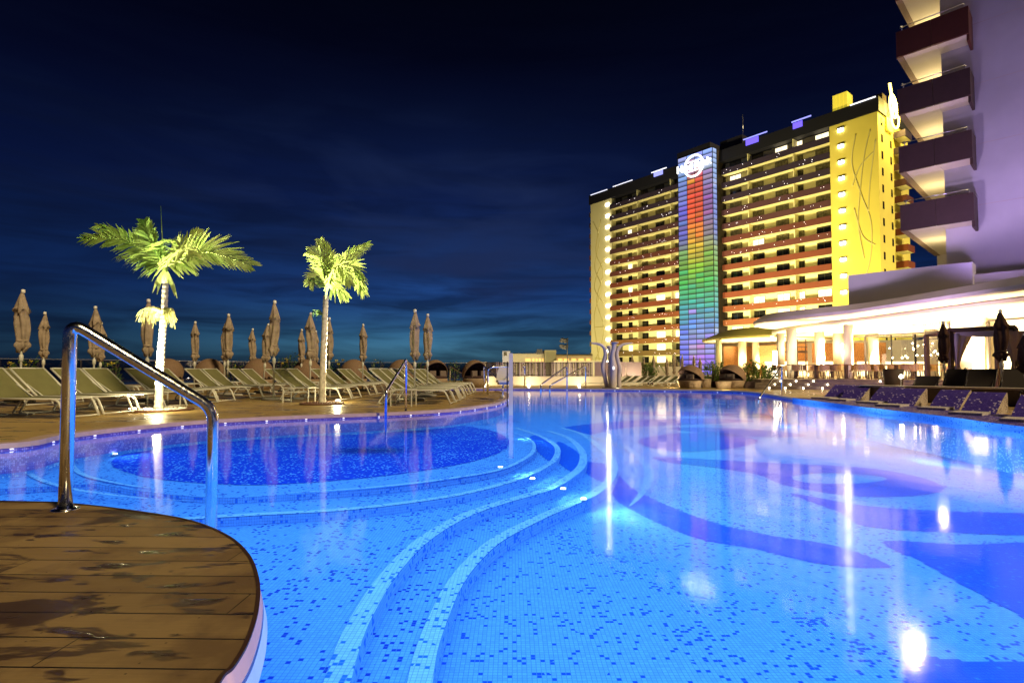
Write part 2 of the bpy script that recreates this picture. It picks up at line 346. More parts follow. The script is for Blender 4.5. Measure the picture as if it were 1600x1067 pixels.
# ------------------------------------------------------------------ mesh helpers
class MB:
    def __init__(s): s.v = []; s.f = []; s.m = []; s.sm = []; s.uv = {}
    def face(s, pts, mi=0, smooth=False, uv=None):
        b = len(s.v); s.v += [tuple(p) for p in pts]; s.f.append(tuple(range(b, b+len(pts)))); s.m.append(mi); s.sm.append(smooth)
        if uv: s.uv[len(s.f)-1] = uv
    def box(s, c, size, rz=0, mi=0, rot=None):
        mt = (rot or Matrix.Rotation(rz, 3, 'Z')); c = Vector(c); hx, hy, hz = (q/2 for q in size)
        b = len(s.v)
        for x, y, z in ((-1,-1,-1),(1,-1,-1),(1,1,-1),(-1,1,-1),(-1,-1,1),(1,-1,1),(1,1,1),(-1,1,1)):
            s.v.append(tuple(c + mt @ Vector((x*hx, y*hy, z*hz))))
        for f in ((3,2,1,0),(4,5,6,7),(0,1,5,4),(1,2,6,5),(2,3,7,6),(3,0,4,7)):
            s.f.append(tuple(b+i for i in f)); s.m.append(mi); s.sm.append(False)
        return s
    def frame(s, o, u, v, w, a, b, c, mi=0):
        """box from origin o spanning a=(a0,a1) on u, b on v, c on w"""
        o, u, v, w = Vector(o), Vector(u), Vector(v), Vector(w); k = len(s.v)
        for x, y, z in ((0,0,0),(1,0,0),(1,1,0),(0,1,0),(0,0,1),(1,0,1),(1,1,1),(0,1,1)):
            s.v.append(tuple(o+u*a[x]+v*b[y]+w*c[z]))
        for f in ((3,2,1,0),(4,5,6,7),(0,1,5,4),(1,2,6,5),(2,3,7,6),(3,0,4,7)):
            s.f.append(tuple(k+i for i in f)); s.m.append(mi); s.sm.append(False)
        return s
    def tube(s, pts, r, n=8, mi=0, cap=True, closed=False):
        pts = [Vector(p) for p in pts]; L = len(pts)
        rr = r if isinstance(r, (list, tuple)) else [r]*L
        b = len(s.v); prev = None
        for i, p in enumerate(pts):
            if closed: d = pts[(i+1) % L]-pts[i-1]
            else: d = pts[min(i+1, L-1)]-pts[max(i-1, 0)]
            d.normalize()
            if prev is None:
                a = Vector((0, 0, 1)) if abs(d.z) < .9 else Vector((1, 0, 0))
                u = d.cross(a).normalized()
            else: u = (prev - d*prev.dot(d)).normalized()
            prev = u; w2 = d.cross(u)
            for k in range(n):
                an = 2*math.pi*k/n; s.v.append(tuple(p+(u*math.cos(an)+w2*math.sin(an))*rr[i]))
        for i in range(L if closed else L-1):
            j = (i+1) % L
            for k in range(n):
                k2 = (k+1) % n
                s.f.append((b+i*n+k, b+j*n+k, b+j*n+k2, b+i*n+k2)); s.m.append(mi); s.sm.append(True)
        if cap and not closed:
            s.f.append(tuple(b+k for k in range(n))); s.m.append(mi); s.sm.append(False)
            s.f.append(tuple(b+(L-1)*n+k for k in reversed(range(n)))); s.m.append(mi); s.sm.append(False)
        return s
    def lathe(s, prof, n=16, c=(0, 0, 0), mi=0, fn=None, smooth=True):
        b = len(s.v); c = Vector(c)
        for (r, z) in prof:
            for k in range(n):
                a = 2*math.pi*k/n; q = fn(a, r, z) if fn else (r*math.cos(a), r*math.sin(a), z)
                s.v.append(tuple(c+Vector(q)))
        for i in range(len(prof)-1):
            for k in range(n):
                k2 = (k+1) % n
                s.f.append((b+i*n+k, b+i*n+k2, b+(i+1)*n+k2, b+(i+1)*n+k)); s.m.append(mi); s.sm.append(smooth)
        s.f.append(tuple(b+k for k in reversed(range(n)))); s.m.append(mi); s.sm.append(False)
        s.f.append(tuple(b+(len(prof)-1)*n+k for k in range(n))); s.m.append(mi); s.sm.append(False)
        return s
    def prism(s, poly, z0, z1, mi=0, side=None, holes=(), bottom=True):
        loops = [[Vector((p[0], p[1], 0)) for p in poly]] + [[Vector((p[0], p[1], 0)) for p in h] for h in holes]
        tri = tessellate_polygon(loops); flat = [p for l in loops for p in l]; b = len(s.v)
        s.v += [(p.x, p.y, z1) for p in flat]; s.v += [(p.x, p.y, z0) for p in flat]; n = len(flat)
        for a, c, d in tri:
            A, C, E = flat[a], flat[c], flat[d]
            if (C-A).cross(E-A).z < 0: c, d = d, c
            s.f.append((b+a, b+c, b+d)); s.m.append(mi); s.sm.append(False)
            if bottom: s.f.append((b+n+d, b+n+c, b+n+a)); s.m.append(mi); s.sm.append(False)
        o = 0
        for li, l in enumerate(loops):
            L = len(l)
            for i in range(L):
                j = (i+1) % L
                s.f.append((b+n+o+i, b+n+o+j, b+o+j, b+o+i)); s.m.append(mi if side is None else side); s.sm.append(False)
            o += L
        return s
    def ball(s, c, r, n=10, m=6, mi=0, sc=(1, 1, 1)):
        prof = [(max(.001, r*math.sin(math.pi*i/m))*1.0, -r*math.cos(math.pi*i/m)) for i in range(m+1)]
        return s.lathe(prof, n, c, mi, fn=lambda a, rr, z: (rr*math.cos(a)*sc[0], rr*math.sin(a)*sc[1], z*sc[2]))
    def build(s, name, mats, parent=None, loc=None, world=False):
        me = bpy.data.meshes.new(name); me.from_pydata(s.v, [], s.f)
        mats = mats if isinstance(mats, (list, tuple)) else [mats]
        for x in mats: me.materials.append(M[x])
        me.polygons.foreach_set('material_index', s.m); me.polygons.foreach_set('use_smooth', s.sm)
        if s.uv:
            uvl = me.uv_layers.new(name='UVMap')
            for fi, uv in s.uv.items():
                for li, c in zip(me.polygons[fi].loop_indices, uv): uvl.data[li].uv = c
        me.update()
        o = bpy.data.objects.new(name, me); col.objects.link(o)
        if parent is not None:
            o.parent = parent
            if world: o.matrix_parent_inverse = wm(parent).inverted()
        if loc is not None: o.location = loc
        return o
def wm(o):
    m = Matrix.LocRotScale(o.location, o.rotation_euler, o.scale)
    return wm(o.parent) @ o.matrix_parent_inverse @ m if o.parent else m
def tag(o, label=None, cat=None, group=None, kind=None):
    for k, v in (('label', label), ('category', cat), ('group', group), ('kind', kind)):
        if v: o[k] = v
    return o
def empty(name, loc, rz=0, label=None, cat=None, group=None, scale=None):
    o = bpy.data.objects.new(name, None); col.objects.link(o); o.location = loc; o.rotation_euler = (0, 0, rz)
    if scale: o.scale = scale
    o.empty_display_size = .1
    return tag(o, label, cat, group)
KIDS = {}
def kids(o): return [c for c in col.objects if c.parent == o]
def copy_tree(o, parent=None):
    c = o.copy(); col.objects.link(c); c.parent = parent
    for ch in kids(o): copy_tree(ch, c)
    return c
def place(o, loc, rz, label, group=None, scale=None):
    o.location = loc; o.rotation_euler = (0, 0, rz); o['label'] = label
    if group: o['group'] = group
    if scale: o.scale = scale
    return o
def struct(name, mb, mats):
    return tag(mb.build(name, mats), kind='structure')
def catmull(P, n=8, closed=False):
    P = [Vector(p) for p in P]; L = len(P); out = []
    rng = range(L) if closed else range(L-1)
    for i in rng:
        if closed: a, b, c, d = P[i-1], P[i], P[(i+1) % L], P[(i+2) % L]
        else: a, b, c, d = P[max(i-1, 0)], P[i], P[i+1], P[min(i+2, L-1)]
        for k in range(n):
            u = k/n
            out.append(.5*((2*b)+(c-a)*u+(2*a-5*b+4*c-d)*u*u+(3*b-a-3*c+d)*u**3))
    if not closed: out.append(P[-1])
    return out
def offset(pts, d):
    """offset an open polyline sideways (to its left) by d in the ground plane"""
    o = []
    for i, p in enumerate(pts):
        q = pts[min(i+1, len(pts)-1)]-pts[max(i-1, 0)]; n = Vector((-q.y, q.x, 0))
        if n.length < 1e-9: n = Vector((0, 0, 0))
        else: n.normalize()
        o.append(p+n*d)
    return o
ORD = 'first second third fourth fifth sixth seventh eighth ninth tenth eleventh twelfth thirteenth fourteenth fifteenth sixteenth seventeenth eighteenth nineteenth twentieth'.split()
def fillet(pts, rad=.1, n=6):
    """round the inner corners of a polyline"""
    pts = [Vector(p) for p in pts]; o = [pts[0]]
    for i in range(1, len(pts)-1):
        a, b, c = pts[i-1], pts[i], pts[i+1]
        r1 = min(rad, (a-b).length*.45, (c-b).length*.45)
        p, q = b+(a-b).normalized()*r1, b+(c-b).normalized()*r1
        for k in range(n+1):
            u = k/n; o.append(p*(1-u)**2+b*2*u*(1-u)+q*u*u)
    o.append(pts[-1]); return o

# ================================================================== POOL AND DECKS
WZ = -.06          # water level
BED = -.66
# outline of the island deck edge, from the far left round to behind the camera
isl = [Vector((-9.0, 3.9, 0)), Vector((-6.0, 3.55, 0))] + [G(x, y) for x, y in ((0, 783), (100, 786), (200, 797), (290, 812), (350, 835), (385, 865), (401, 905), (400, 950), (385, 1000), (362, 1040), (338, 1067))] + [Vector((-.66, 1.05, 0)), Vector((-.75, .5, 0)), Vector((-1.0, -.5, 0)), Vector((-1.6, -3, 0))]
isl = catmull(isl, 8)
right = [Vector((6.7, -3, 0)), Vector((7.0, 3, 0))] + [G(x, y) for x, y in ((1600, 669), (1503, 656), (1440, 648), (1370, 640), (1300, 631), (1240, 623), (1185, 614))]
right = catmull(right, 6)
far = [right[-1]] + [G(x, y) for x, y in ((1150, 611.5), (1060, 609.5), (940, 608), (820, 607), (740, 607))] + [Vector((-3.2, 23.2, 0)), Vector((-3.6, 21.6, 0)), Vector((-2.6, 20.6, 0)), Vector((-1.0, 20.2, 0))]
far = catmull(far, 6)[1:]
pen = [far[-1]] + [G(x, y) for x, y in ((778, 611), (793, 615), (795, 621), (780, 629.5), (750, 635), (700, 641), (600, 646.5), (500, 650), (400, 654), (300, 660), (200, 669), (100, 681), (0, 696))] + [Vector((-7.4, 5.2, 0)), Vector((-9.0, 4.6, 0)), Vector((-10, 4.2, 0))]
pen = catmull(pen, 8)[1:]
pool = [Vector((p.x, p.y, 0)) for p in isl+right+far+pen]

deck_outer = [(-60, -12), (60, -12), (60, 44), (30, 60), (10, 44), (-3, 42), (-17, 36), (-24.6, 26), (-42, 14), (-60, 5)]
# the wooden island and the stone decks are separate sheets that butt along a line left of the pool
mb = MB(); mb.prism([(p.x, p.y) for p in isl] + [(-1.6, -11.9), (-30, -11.9), (-30, 3.9)], -.9, 0, 0, 1, bottom=False)
# trim the coping strip: wood stops short of a dark edge board
struct('wooden_deck', mb, ['deck_boards', 'tile_wall'])
edge = MB()
o1, o2 = offset(isl, .0), offset(isl, -.004)
A, A2, A3, B = offset(isl, .034), offset(isl, .006), offset(isl, .009), offset(isl, -.004)
for i in range(len(A)-1):
    edge.face([(A[i].x, A[i].y, -.13), (A[i+1].x, A[i+1].y, -.13), (A2[i+1].x, A2[i+1].y, -.007), (A2[i].x, A2[i].y, -.007)], 0)
    edge.face([(A2[i].x, A2[i].y, -.007), (A2[i+1].x, A2[i+1].y, -.007), (A3[i+1].x, A3[i+1].y, -.005), (A3[i].x, A3[i].y, -.005)], 1)
    edge.face([(A3[i].x, A3[i].y, -.005), (A3[i+1].x, A3[i+1].y, -.005), (A3[i+1].x, A3[i+1].y, .003), (A3[i].x, A3[i].y, .003)], 1)
    edge.face([(A3[i].x, A3[i].y, .003), (A3[i+1].x, A3[i+1].y, .003), (B[i+1].x, B[i+1].y, .003), (B[i].x, B[i].y, .003)], 1)
mat('edge_stone', (.80, .58, .72), .5, var=.06, vscale=6, bump=.1)
struct('island_kerb', edge, ['edge_stone', 'wood_dark'])

mb = MB()
loopR = [(p.x, p.y) for p in right+far+pen]
mb.prism([(-60, 4.2)] + [(-60.0, 5.0), (-42, 14), (-24.6, 26), (-17, 36), (-3, 42), (10, 44), (30, 60), (60, 44), (60, -12), (6.7, -12)] + loopR, -.9, -.002, 0, 1, bottom=False)
struct('pool_deck', mb, ['deck_stone', 'tile_wall'])
# coping around the left/far/right edge
cop = MB(); ring = right+far+pen; inn = offset(ring, .02); out_ = offset(ring, -.17)
for i in range(len(ring)-1):
    a, b, c, d = inn[i], inn[i+1], out_[i+1], out_[i]
    cop.face([(a.x, a.y, .022), (b.x, b.y, .022), (c.x, c.y, .022), (d.x, d.y, .022)], 0)
    cop.face([(a.x, a.y, -.035), (b.x, b.y, -.035), (b.x, b.y, .022), (a.x, a.y, .022)], 0)
    cop.face([(d.x, d.y, .022), (c.x, c.y, .022), (c.x, c.y, -.01), (d.x, d.y, -.01)], 0)
struct('pool_coping', cop, ['stone_pink'])
rim = MB(); inn2 = offset(ring, .006)
acc = 0
for i in range(len(ring)-1):
    a, b = inn2[i], inn2[i+1]
    rim.face([(a.x, a.y, -.30), (b.x, b.y, -.30), (b.x, b.y, -.035), (a.x, a.y, -.035)], 0)
struct('pool_rim_wall', rim, ['tile_rim'])

mb = MB(); mb.face([(-11, -4, WZ), (12, -4, WZ), (12, 29, WZ), (-11, 29, WZ)]); wat = struct('pool_water', mb, ['pool_water'])
mb = MB(); mb.face([(-11, -4, BED), (12, -4, BED), (12, 29, BED), (-11, 29, BED)]); struct('pool_floor', mb, ['tile_light'])

# terraced steps inside the pool: each curve is the nosing, outermost (deepest) first
ST = {
 'Q': ([(880, 668), (912, 678), (944, 700), (964, 722), (962, 746), (940, 768), (910, 784), (852, 810), (788, 844), (748, 880), (720, 920), (700, 968), (684, 1016), (676, 1067)], -.56),
 'P': ([(860, 673), (892, 684), (914, 704), (916, 726), (896, 746), (860, 766), (780, 790), (724, 812), (668, 848), (620, 900), (584, 960), (564, 1008), (548, 1067)], -.47),
 'R': ([(810, 669), (844, 680), (872, 696), (874, 714), (856, 730), (812, 750), (740, 770), (660, 784), (540, 798), (400, 806), (330, 810)], -.40),
 'S': ([(790, 672), (828, 688), (834, 704), (820, 718), (780, 736), (700, 750), (620, 760), (540, 767), (440, 773), (340, 777), (230, 768), (150, 755)], -.345),
}
tops = {}
for k, (pp, z) in ST.items():
    c = catmull([G(x, y, z) for x, y in pp], 8); tops[k] = c
    st0 = c[0]; en = c[-1]
    if k in 'QP': tail = [Vector((en.x-.02, en.y-1.2, z)), Vector((en.x-.1, -4, z))]
    else: tail = [Vector((en.x-1.5, en.y-.5, z))]
    c = [Vector((st0.x-.9, st0.y+1.3, z))] + c + tail
    poly = [(p.x, p.y) for p in c] + ([(-10.5, -4)] if k in 'QP' else [(-10.5, c[-1].y)]) + [(-10.5, c[0].y)]
    mb = MB(); mb.prism(poly, BED-.01, z, 0, 1, bottom=False)
    struct('pool_step', mb, ['tile_shelf', 'tile_riser'])
    if k == 'S': continue
    wd = .11 if k in 'QP' else .085
    A = offset(c, 0.0); B = offset(c, -wd); a2 = MB()
    # find side pointing to the left (up-slope)
    for i in range(1, len(c)-1):
        a, b, e, d = A[i], A[i+1], B[i+1], B[i]
        a2.face([(a.x, a.y, z+.006), (b.x, b.y, z+.006), (e.x, e.y, z+.006), (d.x, d.y, z+.006)])
    struct('nosing_or_light_ring', a2, ['tile_nose'])
def strip(name, pp, z, wd, m, zz=.006, n=8):
    c = catmull([G(x, y, z) for x, y in pp], n); L_ = len(c)-1
    w_ = [wd*min(1, .12+3.5*min(i, L_-i)/L_) for i in range(L_+1)]
    A = [c[i]+(offset(c, .5)[i]-c[i])*w_[i] for i in range(L_+1)]; B = [c[i]-(offset(c, .5)[i]-c[i])*w_[i] for i in range(L_+1)]; a2 = MB()
    for i in range(len(c)-1):
        a, b, e, d = A[i], A[i+1], B[i+1], B[i]
        a2.face([(a.x, a.y, z+zz), (b.x, b.y, z+zz), (e.x, e.y, z+zz), (d.x, d.y, z+zz)])
    return struct(name, a2, [m])
SZ = -.345
strip('nosing_or_light_ring', [(340, 666), (240, 672), (140, 684), (70, 700), (38, 720), (48, 742), (100, 762), (200, 777), (300, 784)], SZ, .055, 'tile_nose', .010)
strip('nosing_or_light_ring', [(380, 668), (270, 678), (180, 691), (128, 706), (112, 722), (128, 742), (190, 758), (270, 768)], SZ, .055, 'tile_nose', .014)
strip('nosing_or_light_ring', [(776, 650), (820, 661), (892, 674), (964, 694), (1002, 718), (1014, 744), (1004, 770), (984, 792)], BED, .14, 'tile_light_ring', .012)  # no step here: cast ring of light laid as a paler tile band
strip('nosing_or_light_ring', [(790, 672), (828, 688), (834, 704), (820, 718), (780, 736), (700, 750), (620, 760), (540, 767), (440, 773)], SZ, .06, 'tile_nose', .018)
def snap(c, tile=.0235):
    out = []
    P = [Vector((p.x, p.y)) for p in c]
    for i in range(len(P)):
        a, b = P[i], P[(i+1) % len(P)]; n = max(1, int((b-a).length/(tile*.5)))
        for k in range(n):
            p = a.lerp(b, k/n); q = (math.floor(p.x/tile+.5), math.floor(p.y/tile+.5))
            if out and out[-1] == q: continue
            if out and out[-1][0] != q[0] and out[-1][1] != q[1]: out.append((q[0], out[-1][1]))
            out.append(q)
    return [Vector((x*tile, y*tile, 0)) for x, y in out]
def patch(pp, z, m='tile_dark', zz=.004, hole=None, n=6, nm='pool_pattern'):
    c = snap(catmull([G(x, y, z) for x, y in pp], n, True)); hs = []
    if hole: hs = [[(p.x, p.y) for p in snap(catmull([G(x, y, z) for x, y in hole], n, True))]]
    loops = [[Vector((p.x, p.y, 0)) for p in c]] + [[Vector((*q, 0)) for q in h] for h in hs]
    flat = [p for l in loops for p in l]; a2 = MB(); a2.v = [(p.x, p.y, z+zz) for p in flat]
    for tr in tessellate_polygon(loops): a2.f.append(tuple(tr)); a2.m.append(0); a2.sm.append(False)
    return struct(nm, a2, [m])
patch([(175, 727), (190, 712), (240, 696), (310, 683), (400, 672), (500, 666), (600, 663), (700, 664), (760, 671), (793, 685), (790, 702), (750, 718), (690, 731), (600, 744), (500, 753), (400, 758), (300, 754), (220, 744)], SZ, 'tile_disc')
patch([(828, 683), (845, 681), (872, 696), (874, 712), (862, 722), (840, 705)], -.40, 'tile_dark')
patch([(872, 690), (893, 700), (912, 716), (912, 728), (900, 740), (872, 722), (868, 705)], -.47)
patch([(908, 722), (960, 728), (962, 744), (950, 756), (914, 738)], -.56)
patch([(962, 742), (1000, 770), (1100, 812), (1200, 836), (1300, 852), (1392, 885), (1290, 882), (1180, 858), (1080, 838), (985, 796), (955, 770)], BED)
patch([(1030, 714), (1180, 722), (1340, 730), (1430, 744), (1476, 762), (1440, 774), (1330, 775), (1225, 758), (1185, 742), (1110, 730), (1040, 722)], BED,
      hole=[(1238, 744), (1300, 739), (1370, 744), (1384, 750), (1330, 756), (1260, 754)])
patch([(1235, 771), (1350, 790), (1480, 799), (1640, 805), (1640, 834), (1480, 832), (1350, 822), (1310, 800)], BED)
patch([(1380, 846), (1500, 851), (1640, 856), (1660, 1000), (1590, 960), (1500, 912), (1440, 878)], BED)
patch([(1418, 1030), (1520, 1034), (1640, 1040), (1650, 1120), (1450, 1120)], BED)
patch([(1000, 686), (1060, 677), (1140, 679), (1184, 688), (1150, 700), (1070, 706), (1012, 698)], BED)
patch([(880, 668), (1000, 656), (1110, 654), (1180, 658), (1090, 663), (980, 668), (920, 680), (890, 684)], BED)
patch([(940, 644), (1060, 643), (1150, 648), (1050, 650)], BED)
patch([(1050, 668), (1170, 670), (1260, 680), (1200, 683), (1090, 676)], BED)

# underwater lamps: a round niche lamp on a wall or riser, each with its own light
plabels = []
def pool_light(px, py, z, power, label, rad=.05, face=(1, -.35), dz=.0, off=.0, vis=True):
    p = G(px, py, z)
    if vis:
        m_ = MB(); m_.lathe([(.034, 0), (.034, .010), (.028, .016)], 14); m_.lathe([(.026, .0165), (.024, .020), (.008, .022)], 12, mi=1)
        o = m_.build('pool_lamp', ['steel_matt', 'pool_lamp']); o.location = (p.x, p.y, p.z+.012)
        tag(o, label, 'pool lamp', 'underwater pool lamps')
    lamp('underwater_light', 'SPOT', (p.x, p.y, min(p.z+.22, WZ-.03)), power*2.6, (.62, .86, 1), .04, (p.x+.9*face[0], p.y+.9*face[1], p.z-.10), 95, blend=.9)
PW = 16
for px, py, z, pw, lb in (
 (782, 733, -.345, .8, 'bright pool lamp on the innermost curved step'), (832, 751, -.40, .8, 'bright pool lamp on the second curved step'),
 (880, 767, -.47, .8, 'bright pool lamp on the third curved step'), (912, 783, -.56, 1.0, 'bright pool lamp at the outermost curved step'),
 (372, 682, SZ, 1.6, 'pool lamp under the coping near the big palm reflection'), (180, 712, SZ, 1.4, 'pool lamp left of the dark blue disc between the step rings'),
 (30, 716, SZ, 1.4, 'pool lamp in the outer ring at the left end of the pool'), (800, 690, -.40, 1.0, 'pool lamp where the curved steps meet the peninsula'),
 (815, 622, BED, 3, 'pool lamp near the far slatted fence'), (1130, 622, BED, 3, 'pool lamp below the far wicker daybeds'),
 (960, 618, BED, 3, 'pool lamp in front of the shower column'), (1350, 665, BED, 2.5, 'pool lamp beside the far mosaic loungers'),
 (1480, 690, BED, 2.5, 'pool lamp beside the nearest mosaic loungers')):
    pool_light(px, py, z, PW*pw, lb)
def pool_fill(x0, x1, y0, y1, power):  # added area lamps, unseen from above, stand in for scattered underwater light
    l = bpy.data.lights.new('underwater_fill', 'AREA'); l.shape = 'RECTANGLE'; l.size = x1-x0; l.size_y = y1-y0; l.energy = power*(x1-x0)*(y1-y0); l.color = (.38, .70, 1)
    o = bpy.data.objects.new('underwater_fill', l); col.objects.link(o); o.location = ((x0+x1)/2, (y0+y1)/2, WZ-.012)
PG = 6.0
for x0, x1, y0, y1, k in ((-2.6, -1.21, 2.2, 3.99, 1.0), (-1.2, 6.9, -1, 4, 1.0), (-2.5, 7.0, 4, 7.5, 1.0), (-8, -2.5, 3.8, 8, .9), (-6, -1.5, 8, 10, .8), (-1.5, 7, 7.5, 12, 1.0), (-.5, 7.6, 12, 18, 1.0), (-1, 9, 18, 25, .9)):
    pool_fill(x0, x1, y0, y1, PG*k)

# waterline markers: little white LED studs under the coping
def studs(line, step, label, group):
    acc = step; L = offset(line, .012); first = None
    for i in range(len(L)-1):
        seg = (L[i+1]-L[i]); ln = seg.length
        if ln < 1e-6: continue
        while acc < ln:
            p = L[i]+seg*(acc/ln)
            if first is None: o = first = MB().box((0, 0, 0), (.03, .010, .012)).build('edge_light', ['led_white'])
            else: o = first.copy(); col.objects.link(o)
            o.location = (p.x, p.y, -.045); o.rotation_euler = (0, 0, math.atan2(seg.y, seg.x)); tag(o, label, 'edge light', group); acc += step
        acc -= ln
studs([p for p in pen if p.y < 18 and p.x > -8.5], .62, 'one of the small white lights under the coping of the left deck', 'small lights under the left coping')
studs([p for p in far if p.x > 1], 1.0, 'one of the small white lights under the far coping of the pool', 'small lights under the far coping')

# sea and land
mb = MB(); mb.face([(-4000, -300, -16), (4000, -300, -16), (4000, 5500, -16), (-4000, 5500, -16)]); struct('sea', mb, ['sea'])
mb = MB(); mb.prism([(-4, 44.5), (12, 46), (30, 61), (62, 45), (240, 10), (240, 260), (20, 260), (-2, 160)], -15.9, -2.5, 0); struct('ground', mb, ['ground'])

# ================================================================== HANDRAILS
def handrail(pts, r, label, flanges=(), mt='steel', rad=.1, name='handrail'):
    e = empty(name, (pts[0][0], pts[0][1], 0), 0, label, 'handrail')
    m_ = MB(); m_.tube(fillet(pts, rad, 8), r, 16); m_.build('rail_tube', [mt], e, world=True)
    for f in flanges:
        m2 = MB(); m2.lathe([(r*2.0, 0), (r*2.0, .009), (r*1.8, .013), (r*1.15, .014), (r*1.1, .03)], 24, f); m2.build('floor_flange', [mt], e, world=True)
    return e
p0 = G(102, 797); d0 = p0.y
top = D(117, 500, d0-.0); low = D(333, 638, 3.5)
topc = Vector((p0.x-.0, p0.y, D(110, 503, d0).z))
lowb = Vector((low.x, low.y, -.34))
handrail([p0+Vector((0, 0, -.01)), topc, low, lowb], .034, 'big polished steel handrail in the foreground on the wooden deck', [(p0.x, p0.y, 0)], rad=.085)
pa = G(634, 643.5); ta = D(634, 561, pa.y); pb = D(603, 612, pa.y-.7); 
handrail([pa, Vector((pa.x, pa.y, ta.z)), pb, Vector((pb.x, pb.y, -.34))], .024, 'steel handrail in front of the loungers', [(pa.x, pa.y, .0)], rad=.06)['label'] = 'steel handrail rising from the pool in front of the near loungers'
pa = G(703, 603); q2 = D(755, 602, pa.y-1.0)
handrail([pa, D(703, 572, pa.y), q2, Vector((q2.x, q2.y, -.3))], .024, 'steel handrail sloping down behind the row of loungers by the peninsula', rad=.07)
a = G(768, 617)
handrail([G(756, 613), D(756, 572, G(756, 613).y), D(780, 594, a.y), D(780, 600, a.y)], .022, 'thin steel handrail beside the pool lift seat', rad=.08)
a = G(762, 616)
handrail([a, D(762, 577, a.y), D(768, 573.5, a.y), D(796, 572.5, a.y+.3), D(798, 600, a.y+.3)], .032, 'thick steel handrail arching over to the pool lift post', rad=.12)
a = G(820, 606)
handrail([a, D(820, 570, a.y), D(818, 569, a.y-.5), D(818, 575, a.y-.6)], .03, 'single upright rail by the far slatted fence', rad=.1)
for lab, xa, ya, xb, yb, xd in (('left', 845, 601, 886, 572, 846), ('right', 859, 602, 915, 572, 860)):
    b0 = G(xb, 607.5); lo = D(xa, ya, b0.y-1.3)
    handrail([b0, D(xb, yb, b0.y), lo, Vector((lo.x, lo.y, -.3))], .03, f'{lab} one of two parallel handrails dipping into the far end of the pool', rad=.12)
b0 = G(1222, 619); lo = D(1186, 622, b0.y-.8)
handrail([b0, D(1222, 571, b0.y), lo, Vector((lo.x-.05, lo.y-.05, -.3))], .026, 'steel handrail at the far right end of the pool by the terrace steps', rad=.1)

# ================================================================== SUN LOUNGERS
def make_lounger(sling, frame, light=None):
    e = empty('sun_lounger', (0, 0, 0), 0, 'x', 'sun lounger')
    W = .31
    s1 = MB(); s1.box((.36, 0, .335), (1.20, .58, .012)); s1.build('seat', [sling], e)
    a, b = Vector((-.25, 0, .335)), Vector((-.83, 0, .83)); d = (b-a).normalized(); rot = Matrix((( d.x, 0, -d.z), (0, 1, 0), (d.z, 0, d.x))).transposed().inverted()
    rot = Matrix.Rotation(-math.atan2(d.z, d.x), 3, 'Y')
    s2 = MB(); s2.box((a+b)/2, ((b-a).length, .58, .012), rot=rot); s2.build('backrest', [sling], e)
    fr = MB()
    for s in (-1, 1):
        fr.tube([(-.25, s*W, .33), (.95, s*W, .33)], .019, 6)
        fr.tube([(-.25, s*W, .335), (-.83, s*W, .83)], .019, 6)
        fr.tube([(-.50, s*W*.9, .55), (-.12, s*W*.9, .31)], .011, 5)
    fr.tube([(-.83, -W, .83), (-.83, W, .83)], .016, 6); fr.tube([(.95, -W, .33), (.95, W, .33)], .016, 6)
    fr.tube([(-.25, -W, .32), (-.25, W, .32)], .014, 5)
    fr.build('frame', [frame], e)
    for s in (-1, 1):
        m_ = MB(); m_.tube(fillet([(.80, s*W, .325), (.97, s*W, .31), (1.10, s*W, .02)], .1, 4), .02, 6); m_.build('leg', [frame], e)
        m_ = MB(); m_.tube(fillet([(-.15, s*W, .325), (-.42, s*W, .29), (-.62, s*W, .02), (-.30, s*W, .02)], .09, 4), .018, 6); m_.build('leg', [frame], e)
    for xx, zz in ((-.62, .02), (1.09, .04)):
        m_ = MB(); m_.tube([(xx, -W, zz), (xx, W, zz)], .013, 5); m_.build('stretcher', [frame], e)
    return e
protoL = make_lounger('sling', 'white_metal'); used = False
def lounger(loc, rz, label, group, proto=None, scale=None):
    global used
    if proto is None:
        o = protoL if not used else copy_tree(protoL); used = True
    else: o = copy_tree(proto)
    return place(o, loc, rz, label, group, scale)
rows = [
 ('A', -8.2, (9.2, 10.0, 10.9, 11.75, 13.0, 13.85, 15.3, 16.2, 17.5, 18.4, 20.0, 21.0), 'olive sling lounger, {} from the near end in the tall palm row', 'loungers in the row beside the tall palm'),
 ('B', -5.4, (14.5, 15.35, 17.2, 18.05, 19.7, 20.5, 22.3), 'pale sling lounger, {} from the near end in the slender palm row', 'loungers in the row beside the slender palm'),
 ('C', -2.45, (12.9, 13.75, 14.9, 15.75, 17.3, 18.15, 19.1, 20.0), 'pale sling lounger, {} from the near end in the waterside peninsula row', 'loungers in the row on the peninsula'),
 ('D', -11.6, (10.6, 12.3, 13.1, 15.0, 15.9, 18.3, 19.2, 21.5), 'shaded olive lounger, {} from the near end in the rearmost row', 'loungers in the rearmost row'),
]
for rn, x0, ys, lb, gr in rows:
    for i, y in enumerate(ys):
        lounger((x0+random.uniform(-.05, .05), y, 0), R(-6+random.uniform(-2, 2)), lb.format(ORD[i]), gr)
